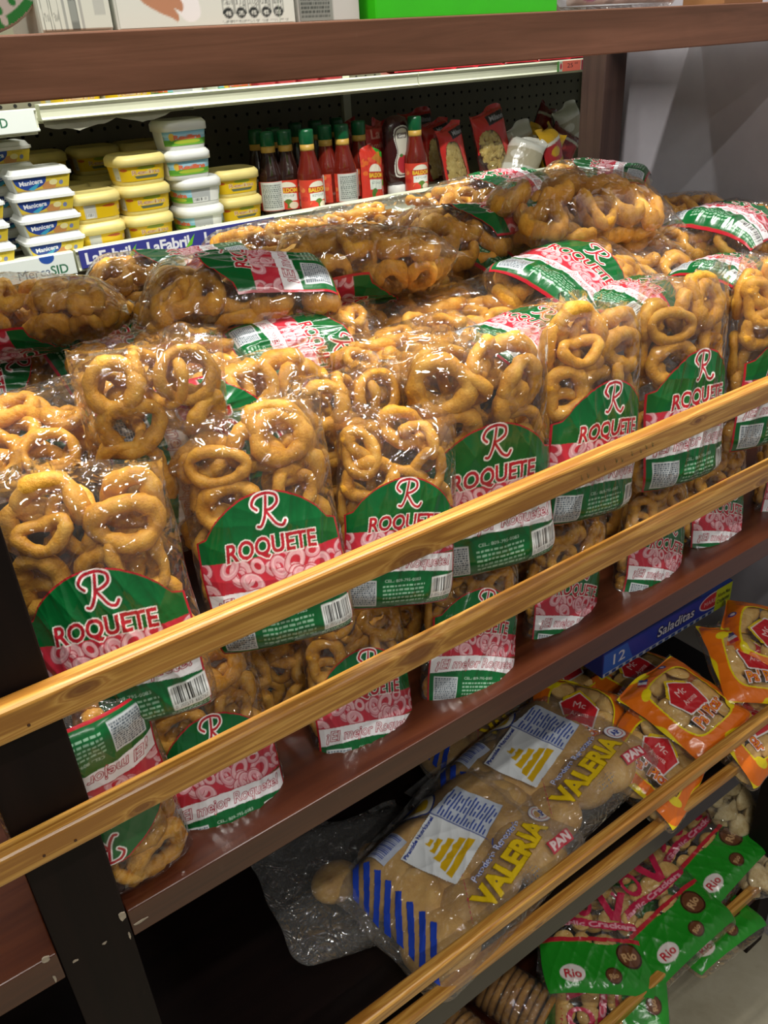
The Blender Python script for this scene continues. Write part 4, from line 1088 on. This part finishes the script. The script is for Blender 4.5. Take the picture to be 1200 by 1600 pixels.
b4 = dup(brd2); place_c(b4, at(745, 1120, Z=.625), (.1, 1, 0), (0, -.2, 1), BH, 'bag of bread rolls furthest back, its yellow shield showing under the board', 'bread bag', gb, .92)
# crackers in orange and yellow wrappers
def art_picar():
    cv = Cv(1.0, 170)
    for P, c in (([(0, 0), (1, 0), (1, 1), (0, 1)], 'E9D21C'),): cv.poly(P, c)
    inner = crom([(.10, .10), (.5, .055), (.9, .10), (.945, .5), (.9, .9), (.5, .945), (.1, .9), (.055, .5)], 6, True)
    cv.poly(crom([(.02, .03), (.35, .0), (.45, .05), (.75, 0), (.98, .04), (1.0, .3), (.96, .5), (1, .75), (.97, .97), (.6, 1), (.5, .94), (.25, 1), (.03, .96), (0, .6), (.04, .45), (0, .2)], 5, True), 'E8741C')
    cv.poly(crom([(.17, .20), (.45, .14), (.8, .17), (.86, .45), (.84, .78), (.55, .86), (.22, .82), (.14, .55)], 6, True), 'E9D21C')
    cv.poly(crom([(.19, .22), (.45, .16), (.78, .19), (.84, .45), (.82, .76), (.55, .84), (.24, .80), (.16, .55)], 6, True), None)
    cv.poly([(.28, .86), (.40, .90), (.38, .97), (.26, .93)], 'C03038'); cv.poly([(.33, .88), (.38, .90), (.36, .96), (.31, .945)], 'E4E4EA'); cv.poly([(.38, .90), (.43, .915), (.41, .975), (.36, .96)], '34408C')
    cv.ell(.70, .92, .04, .035, '4A3C8C'); cv.ell(.70, .92, .022, .02, 'D8D4E4')
    P = [(.34, .38), (.62, .36), (.68, .60), (.48, .74), (.28, .58)]
    cv.poly([(x * 1.12 - .058, y * 1.12 - .064) for x, y in P], 'E8E0DA'); cv.poly(P, 'C2262C'); cv.poly([(.30, .60), (.48, .755), (.66, .62), (.66, .66), (.48, .79), (.30, .65)], 'D8B81C')
    cv.text('Mc', .48, .60, .08, 'EFC9C4', width=.14, shear=.2); cv.text('Aroma', .48, .49, .06, 'EFC9C4', width=.2, shear=.2)
    for g_, c in ((.14, 'EDE2DC'), (.05, 'C83A14'), (-.01, 'F0A01C')): cv.text("Pa' Picar", .52, .30, .12, c, width=.48, grow=g_, shear=.15, rot=.12)
    cv.ell(.84, .22, .09, .05, 'E9D21C', .5); cv.ell(.20, .80, .08, .045, 'E9D21C', .4)
    return cv
AP_ = art_picar()
PW, PH, PT = .135, .150, .045
gc = 'orange cracker bags on the middle shelf'
pc = [food_bag('cracker_bag', PW, PH, PT, 81 + i, AP_, (3, 3), 'cracker', 'cracker', (.022, .0085, .022), tiltv=.9, layers=(-1, .6), crease=.0022) for i in range(2)]
for i, (k, px, py, z, A, F, lb) in enumerate([
        (0, 905, 1130, .665, (.75, .65, .1), (-.1, -.3, 1), 'orange cracker bag right behind the bread bags, logo tilted left'),
        (1, 1070, 1105, .672, (-.1, 1, .25), (.0, -.5, 1), 'orange cracker bag in the middle of its group, small flag on top'),
        (0, 1020, 1195, .640, (1, .3, 0), (0, -.5, 1), 'orange cracker bag pressed against the pine rails'),
        (1, 1175, 1045, .680, (.6, .8, .25), (0, -.4, 1), 'orange cracker bag under the blue cracker box at right'),
        (0, 1205, 1000, .700, (-.6, .8, .1), (0, -.4, 1), 'orange cracker bag at the right picture edge, touching the blue box'),
        (1, 1165, 1135, .630, (1, .1, 0), (0, -.6, .9), 'orange cracker bag low behind the rails at the right'),
        (0, 880, 1060, .628, (1, .2, 0), (0, -.2, 1), 'orange cracker bag in the shade below the board, yellow oval in view'),
        (1, 1000, 1062, .625, (-.2, 1, 0), (0, -.2, 1), 'orange cracker bag mostly under the blue box')]):
    o = pc[k] if i in (0, 1) else dup(pc[k])
    place_c(o, at(px, py, Z=z), A, F, PH, lb, 'cracker bag', gc, .98)
# saltine box
def saltine_box(L_, D_, H_, full=True):
    root = empty('cracker_box')
    bm = bmesh.new(); box_bm(bm, 0, L_, 0, D_, 0, H_, .0012, 2); me = bpy.data.meshes.new('box'); bm.to_mesh(me); bm.free(); link('carton', me, plain('dark_blue_carton', '26358A', .4, .03, coat=.1), root)
    cv = Cv(L_ / H_, 60, '2A3DA0'); q = L_ / H_
    cv.poly([(0, 0), (1.5, 0), (1.1, 1), (0, 1)], '2C62BE'); cv.rect(0, 0, q, .16, 'B8C0C8')
    for k in range(int(q * 3)): cv.rect(.1 + k * .33, .02, .3 + k * .33, .13, '2B4A8C')
    cv.text('12', .75, .58, .46, 'D8DCE6', width=.55, grow=.01)
    cv.text('Saladitas', 3.6, .60, .42, '1A2050', width=1.9, grow=.09, shear=.1); cv.text('Saladitas', 3.6, .60, .42, 'D5D8DE', width=1.9, grow=.01, shear=.1)
    cv.ell(5.6, .62, .78, .36, 'D8CACB'); cv.ell(5.6, .62, .72, .31, 'C7323C'); cv.text('MARBINI', 5.6, .6, .2, 'E6C4C2', width=1.0)
    cv.rect(q - .9, 0, q, 1, 'C9D62A'); cv.text('Ahora Mas', q - .45, .68, .18, '2E3A1A', width=.7, grow=.03); cv.text('Crujientes', q - .45, .4, .18, '2E3A1A', width=.7, grow=.03)
    link('front_print', art_mesh(cv, lambda x, y: np.stack([.001 + x * (L_ - .002), 0 * x - .0005, .001 + y * (H_ - .002)], -1)), 'card', root)
    cv = Cv(L_ / D_, 50, '2A3A78'); rs = random.Random(3); q = L_ / D_
    for k in range(30): cv.rect(.3 + k * .12, .1, .36 + k * .12, .9, rs.choice(['7C86A0', '3C4A80', '98A0B0', '26346C']))
    cv.rect(.0, .0, .3, 1, '23488F')
    for k in range(8): cv.rect(.05, .06 + k * .12, .25, .12 + k * .12, 'A6B0C0')
    cv.poly([(q * .75, 0), (q, 0), (q, 1), (q * .7, 1)], '2E50A0'); cv.ell(q * .68, .5, .5, .3, 'B2323C'); cv.ell(q * .84, .4, .3, .25, 'C99A3A')
    link('top_print', art_mesh(cv, lambda x, y: np.stack([.001 + x * (L_ - .002), .001 + y * (D_ - .002), 0 * x + H_ + .0005], -1)), 'card', root)
    return root
sb = saltine_box(.285, .078, .043); p = at(950, 1055, Z=.700); sb.location = (min(p.x, .75), p.y, .700); sb.rotation_euler = (.0, -.02, -.03)
tag(sb, 'long dark blue cracker box with the number 12, nearest the viewer', 'cracker box', 'dark blue cracker boxes')
s2 = dup(sb); s2.location = (.742, p.y + .086, .722); s2.rotation_euler = (0, -.02, -.05); tag(s2, 'long dark blue cracker box behind, close under the board', 'cracker box', 'dark blue cracker boxes')

# ================================================================== bottom shelf
def art_garlic():
    cv = Cv(.95, 150); A = .95
    cv.poly([(0, 0), (A, 0), (A, .40)] + [(A - A * k / 10, .40 + .02 * math.sin(k)) for k in range(11)], '228C22')
    cv.poly([(0, .39), (A, .41), (A, .45), (0, .43)], 'C02A36'); cv.poly([(0, .92), (A, .90), (A, 1), (0, 1)], '228C22')
    for x in (.16, .40): cv.ell(x, .72, .085, .12, 'C0284A', 0, .55)
    cv.poly([(.50, .84), (.58, .84), (.66, .66), (.74, .84), (.82, .84), (.70, .58), (.62, .58)], 'C0284A')
    P = crom([(.08, .50), (.3, .53), (.55, .50), (.86, .52), (.88, .58), (.55, .57), (.3, .60), (.08, .57)], 5, True); cv.poly(P, 'C0284A')
    cv.text('Garlic Crackers', .48, .545, .045, 'E6A6B2', width=.72, grow=.03)
    cv.text('Galletas de', .5, .88, .035, 'C0284A', width=.4, grow=.03)
    for x, y, r in ((.72, .30, .11), (.55, .13, .07)):
        cv.ell(x, y, r, r * .95, '3A1E14'); cv.ell(x, y, r * .86, r * .8, '6A4028'); cv.text('Rio', x, y, r * .6, 'C9A070', width=r * 1.1, grow=.03, rot=.3)
    cv.ell(.22, .14, .10, .07, 'E6DCD6'); cv.text('Rio', .22, .14, .07, 'C02A36', width=.13, grow=.03)
    return cv
AG = art_garlic()
gg = 'green garlic cracker bags on the bottom shelf'
GW, GH, GT = .185, .195, .050
gcr = [food_bag('cracker_bag', GW, GH, GT, 91 + i, AG, (4, 4), 'cracker', 'cracker', (.020, .010, .016), tiltv=.9, layers=(-1, .5), crease=.003) for i in range(2)]
for i, (k, px, py, z, A, F, lb) in enumerate([
        (0, 925, 1462, .250, (.60, .80, .18), (-.1, -.45, 1), 'green bottomed garlic cracker bag left of its group, lettering in full view'),
        (1, 1022, 1415, .245, (.02, 1, .15), (-.1, -.35, 1), 'garlic cracker bag in the middle with a brown badge near its lettering'),
        (0, 1085, 1318, .250, (-.05, 1, .12), (-.1, -.4, 1), 'garlic cracker bag by the chip bags, brown badge at its right'),
        (1, 945, 1580, .205, (-.75, .7, .1), (-.1, -.5, 1), 'garlic cracker bag at the bottom picture edge, mostly green'),
        (0, 985, 1372, .200, (.2, 1, 0), (0, -.2, 1), 'garlic cracker bag further back under the middle board'),
        (1, 1085, 1425, .200, (.1, 1, 0), (-.1, -.6, 1), 'garlic cracker bag lying against the bottom pine rail')]):
    o = gcr[k] if i in (0, 1) else dup(gcr[k]); place_c(o, at(px, py, Z=z), A, F, GH, lb, 'cracker bag', gg, 1.0 if i < 4 else .9)
ch = food_bag('chip_bag', .10, .13, .05, 97, None, (2, 3), 'chip', 'chip', (.022, .014, .022), layers=(-1, 1), part='chip')
place_c(ch, at(1140, 1255, Z=.30), (-.2, .6, .8), (-.2, -.8, .5), .13, 'clear bag of pale chips standing at the grey wall panel', 'chip bag', 'clear chip bags', .95)
c2 = dup(ch); place_c(c2, at(1172, 1345, Z=.235), (.3, .9, .2), (0, -.6, .8), .13, 'clear bag of pale chips next to the front post at the lower right', 'chip bag', 'clear chip bags', .95)
def cookie_roll(n, R):
    root = empty('cookie_pack'); rs = np.random.RandomState(5)
    for k in range(n):
        link('cookie', disc((0, 0, (k + .5) * .0115), rs, R * rs.uniform(.97, 1.02), .010, (rs.uniform(-.06, .06), rs.uniform(-.06, .06), 1)), 'cookie', root)
    L_ = n * .0115; pr_ = [(.004, -.016), (.012, -.010), (R * .8, -.003), (R * 1.05, .004), (R * 1.06, L_ / 2), (R * 1.05, L_ - .004), (R * .8, L_ + .003), (.012, L_ + .010), (.004, L_ + .018)]
    V, F = lathe(pr_, 40); link('film', mesh(V, F), 'film', root, True); return root
ck = cookie_roll(10, .040)
def roll_at(o, c, A, H, s, lb):
    orient(o, Vector(c) - Vector(A).normalized() * H * s / 2, Vector(c) + Vector(A).normalized() * H * s / 2, (.01, -1, .3), H, s, s); tag(o, lb, 'cookie pack', 'round cookie packs')
roll_at(ck, at(800, 1558, Z=.225), (-.35, 1, .15), .115, 1.0, 'roll of brown round cookies in clear film beside the green cracker bags')
k2 = dup(ck); roll_at(k2, at(690, 1600, Z=.215), (-.2, 1, .05), .115, 1.0, 'roll of brown round cookies at the bottom picture edge, under the lower rail')
# next bay on the left, middle shelf: cookie rolls in the dark
for i, (px, py, rz) in enumerate([(40, 1560, 0), (75, 1598, 1)]):
    o = dup(ck); p = at(px, py, Y=.47); roll_at(o, (min(p.x, -.065), .47 + .02 * i, .64 + .03 * (1 - i)), (1, .08, 0), .115, .95, ['upper', 'lower'][i] + ' roll of cookies in the dark next bay left of the post')

# ================================================================== goods on the upper wooden shelf
UB = 1.5190
def carton(name, x0, x1, y0, y1, h, colr, art, label, rz=0, cat='box', asp=None, group=None, rough=.5):
    root = empty(name, ((x0 + x1) / 2, (y0 + y1) / 2, UB)); w, d = (x1 - x0), (y1 - y0)
    bm = bmesh.new(); box_bm(bm, -w / 2, w / 2, -d / 2, d / 2, 0, h, .0012, 2); me = bpy.data.meshes.new('c'); bm.to_mesh(me); bm.free()
    link('carton', me, plain(name + '_card', colr, rough, .02), root)
    if art: link('front_print', art_mesh(art, lambda x, y: np.stack([-w / 2 + .0015 + x * (w - .003), 0 * x - d / 2 - .0006, .0015 + y * (h * .985 - .003)], -1)), 'card', root)
    root.rotation_euler[2] = rz; tag(root, label, cat, group); return root
def art_gda(w, h):
    q = w / h; cv = Cv(q, 120, 'E2E7DC')
    # hand holding a pale cloth
    cv.poly(crom([(q * .18, .4), (q * .28, .15), (q * .36, .03), (q * .44, .06), (q * .42, .2), (q * .34, .4)], 6, True), 'F4F4F2')
    cv.poly(crom([(q * .10, .30), (q * .12, .16), (q * .20, .09), (q * .28, .05), (q * .31, .03), (q * .32, .06), (q * .30, .10), (q * .34, .08), (q * .35, .12), (q * .32, .17), (q * .24, .19), (q * .2, .30)], 6, True), 'C08A68')
    for k, (t_, b_, c_) in enumerate((('72kcal', '4%', 'Calorias'), ('3,1g', '3%', 'Grasas'), ('2,0g', '4%', 'Saturadas'), ('0,8g', '4%', 'Azucares'), ('18,9mg', '1%', 'Sodio'))):
        x = q * .60 + k * .088
        cv.rect(x - .040, .06, x + .040, .23, '3C4440'); cv.rect(x - .036, .06, x + .036, .226, 'E2E7DC'); cv.ell(x, .065, .034, .030, '2A302E'); cv.text(b_, x, .064, .026, 'E2E7DC', width=.036, grow=.03)
        cv.text(t_, x, .125, .036, '3C4440', width=.062); cv.text(c_, x, .185, .022, '3C4440', width=.056)
    cv.text('% del Valor Diario de Referencia para un adulto en base a 2000 kcal.', q * .76, .018, .014, '3C4440', width=.46)
    cv.rect(q * .90, .0, q * .904, 1, '9FB09A'); cv.lines(q * .92, .14, q * .985, .34, 5, '8A948A', 3); return cv
def art_net():
    cv = Cv(1.1, 110, 'DCE2D4'); cv.rect(0, .62, 1.1, 1, 'C9CCC8')
    cv.rect(.36, 0, .40, 1, 'A8AEA6'); cv.rect(.46, 0, .58, .6, '7C837C'); cv.rect(.62, 0, .66, 1, 'B0B4AC'); cv.bars(.84, .08, 1.02, .7, 26, seed=4, c='5A625C', bg='C2C8BE'); cv.bars(.47, .05, .57, .5, 18, seed=5, c='4C544E', bg='98A098')
    for x in (.10, .24): cv.stroke(crom([(x - .05, 0), (x - .05, .28), (x, .36), (x + .05, .28), (x + .05, 0)], 5), .008, '4C544E'); cv.text('Calorias', x, .22, .03, '4C544E', width=.07); cv.text('72kcal', x, .08, .04, '4C544E', width=.07)
    return cv
carton('carton_box', .2495, .397, .668, .742, .125, 'E2E7DC', art_gda(.147, .125), 'white carton with a hand picture and five nutrition ovals', group=None)
carton('carton_box', .196, .2465, .670, .742, .12, 'D6DCCF', None, 'white carton wrapped in film between the dotted dish and the nutrition carton')
o_ = bpy.data.objects[-1] if 0 else None
net = strip('wrapper_label', .1965, .2460, 1.521, 1.63, art_net(), y=.6690); net['kind'] = None if 0 else 'x'; del net['kind']
for ob in list(COL.objects):
    if ob.get('label', '').startswith('white carton wrapped'): wrapc = ob
net.parent = wrapc; net.matrix_parent_inverse = Matrix.Translation(-Vector(wrapc.location))
def art_news():
    cv = Cv(.6, 110, 'C9CAC4'); cv.rect(0, 0, .33, 1, '8F948C'); cv.lines(.02, .02, .30, .98, 34, '4E544E', 6, .3)
    cv.text('Ca', .42, .5, .12, 'B8404A', width=.12, rot=-1.3); cv.ell(.46, .3, .09, .14, 'B8404A', .3, .9); cv.stroke(crom([(.50, .95), (.58, .6), (.56, .35), (.5, .3)], 6), .02, '23282A'); cv.ell(.36, .5, .02, .1, '3F9A5A'); return cv
carton('carton_box', .4005, .462, .672, .74, .11, 'BFC0BA', art_news(), 'grey newsprint coloured carton between the white carton and the green box', rz=.03)
carton('carton_box', .4735, .689, .664, .75, .13, '35C414', None, 'bright lime green box on the upper shelf', rough=.35)
# green rectangular tape seam on the lime box is plain; dish with green dots at the left
def dish():
    root = empty('dish_packet'); n = 48; cv = Cv(1.0, 120, 'E6E8E2'); rs = random.Random(3)
    cv.ell(.5, .5, .5, .5, '2E9A4A'); cv.ell(.5, .5, .44, .44, 'E6E8E2')
    for k in range(26):
        a = k / 26 * 6.283; cv.ell(.5 + .40 * math.cos(a), .5 + .40 * math.sin(a), .028, .02, '2E9A4A', a)
        if k % 2: cv.ell(.5 + .46 * math.cos(a), .5 + .46 * math.sin(a), .03, .02, 'E6E8E2', a)
        if k % 3 == 0: cv.ell(.5 + .3 * math.cos(a), .5 + .3 * math.sin(a), .022, .02, '2E9A4A')
    mk = (cv.X - .5) ** 2 + (cv.Y - .5) ** 2 > .249; cv.im[mk, 3] = 0
    V, F = lathe([(.052, 0), (.056, .004), (.056, .012), (.052, .016)], 48); me = mesh([(x, -z, y) for x, y, z in V], [f[::-1] for f in F]); link('dish_rim', me, 'white_plastic', root, True)
    link('dotted_face', art_mesh(cv, lambda x, y: np.stack([(x - .5) * .108, -.0165 - .004 * (1 - ((x - .5) ** 2 + (y - .5) ** 2) * 4), (y - .5) * .108], -1)), 'card', root)
    root.location = (.158, .690, UB + .058); root.rotation_euler = (.12, 0, -.05); tag(root, 'round white package edged with green dots at the left end of the upper shelf', 'package')
dish()
def clearbag():
    cv = Cv(1.5, 60); cv.ell(.28, .30, .12, .10, 'B03A9A'); cv.ell(.9, .12, .5, .03, '3A4066')
    pil = Pillow(.19, .14, .05, 61, crease=.003); root = empty('plastic_bag')
    cv2 = Cv(1.3, 80, 'D6D8DA'); cv2.ell(.2, .15, .14, .12, 'B03A9A'); cv2.rect(.4, .1, 1.2, .13, '4A5070'); rs = random.Random(3)
    for k in range(60): cv2.ell(rs.uniform(0, 1.3), rs.uniform(0, 1), .05, .03, rs.choice(['E4E4E6', 'C4C8CC', 'ECECEE']))
    link('folded_contents', art_mesh(cv2, lambda x, y: pil.surf((x - .5) * 1.8, .03 + y * .9, 0, -.002)), 'print', root)
    cvb = Cv(1.3, 24, 'D6D8DA'); link('folded_contents', art_mesh(cvb, lambda x, y: pil.surf((x - .5) * 1.8, .03 + y * .9, 1, -.002)), 'print', root)
    link('film', pil.film(), 'film_dull', root); root.location = (.812, .695, UB + .001); tag(root, 'clear plastic bag of white goods with a magenta spot on the upper shelf', 'plastic bag')
clearbag()
carton('carton_box', .955, 1.03, .664, .72, .05, '8A6038', None, 'small brown box at the right end of the upper shelf', rough=.6)
# white rag hanging at the right front post
def rag():
    P = crom([(.985, .412, .626), (.996, .405, .600), (1.004, .4, .592), (1.02, .404, .60), (1.045, .41, .622), (1.07, .412, .64)], 8)
    me = tube_mesh(P, np.array([.0065 + .0015 * math.sin(i * .9) for i in range(len(P))]), 10, False); link_ = link('white_cord', me, plain('dirty_white_cloth', 'B8B8A8', .8, .08, 60)); tag(link_, 'dirty white cloth cord tied round the lower rails at the right post', 'cord')
rag()
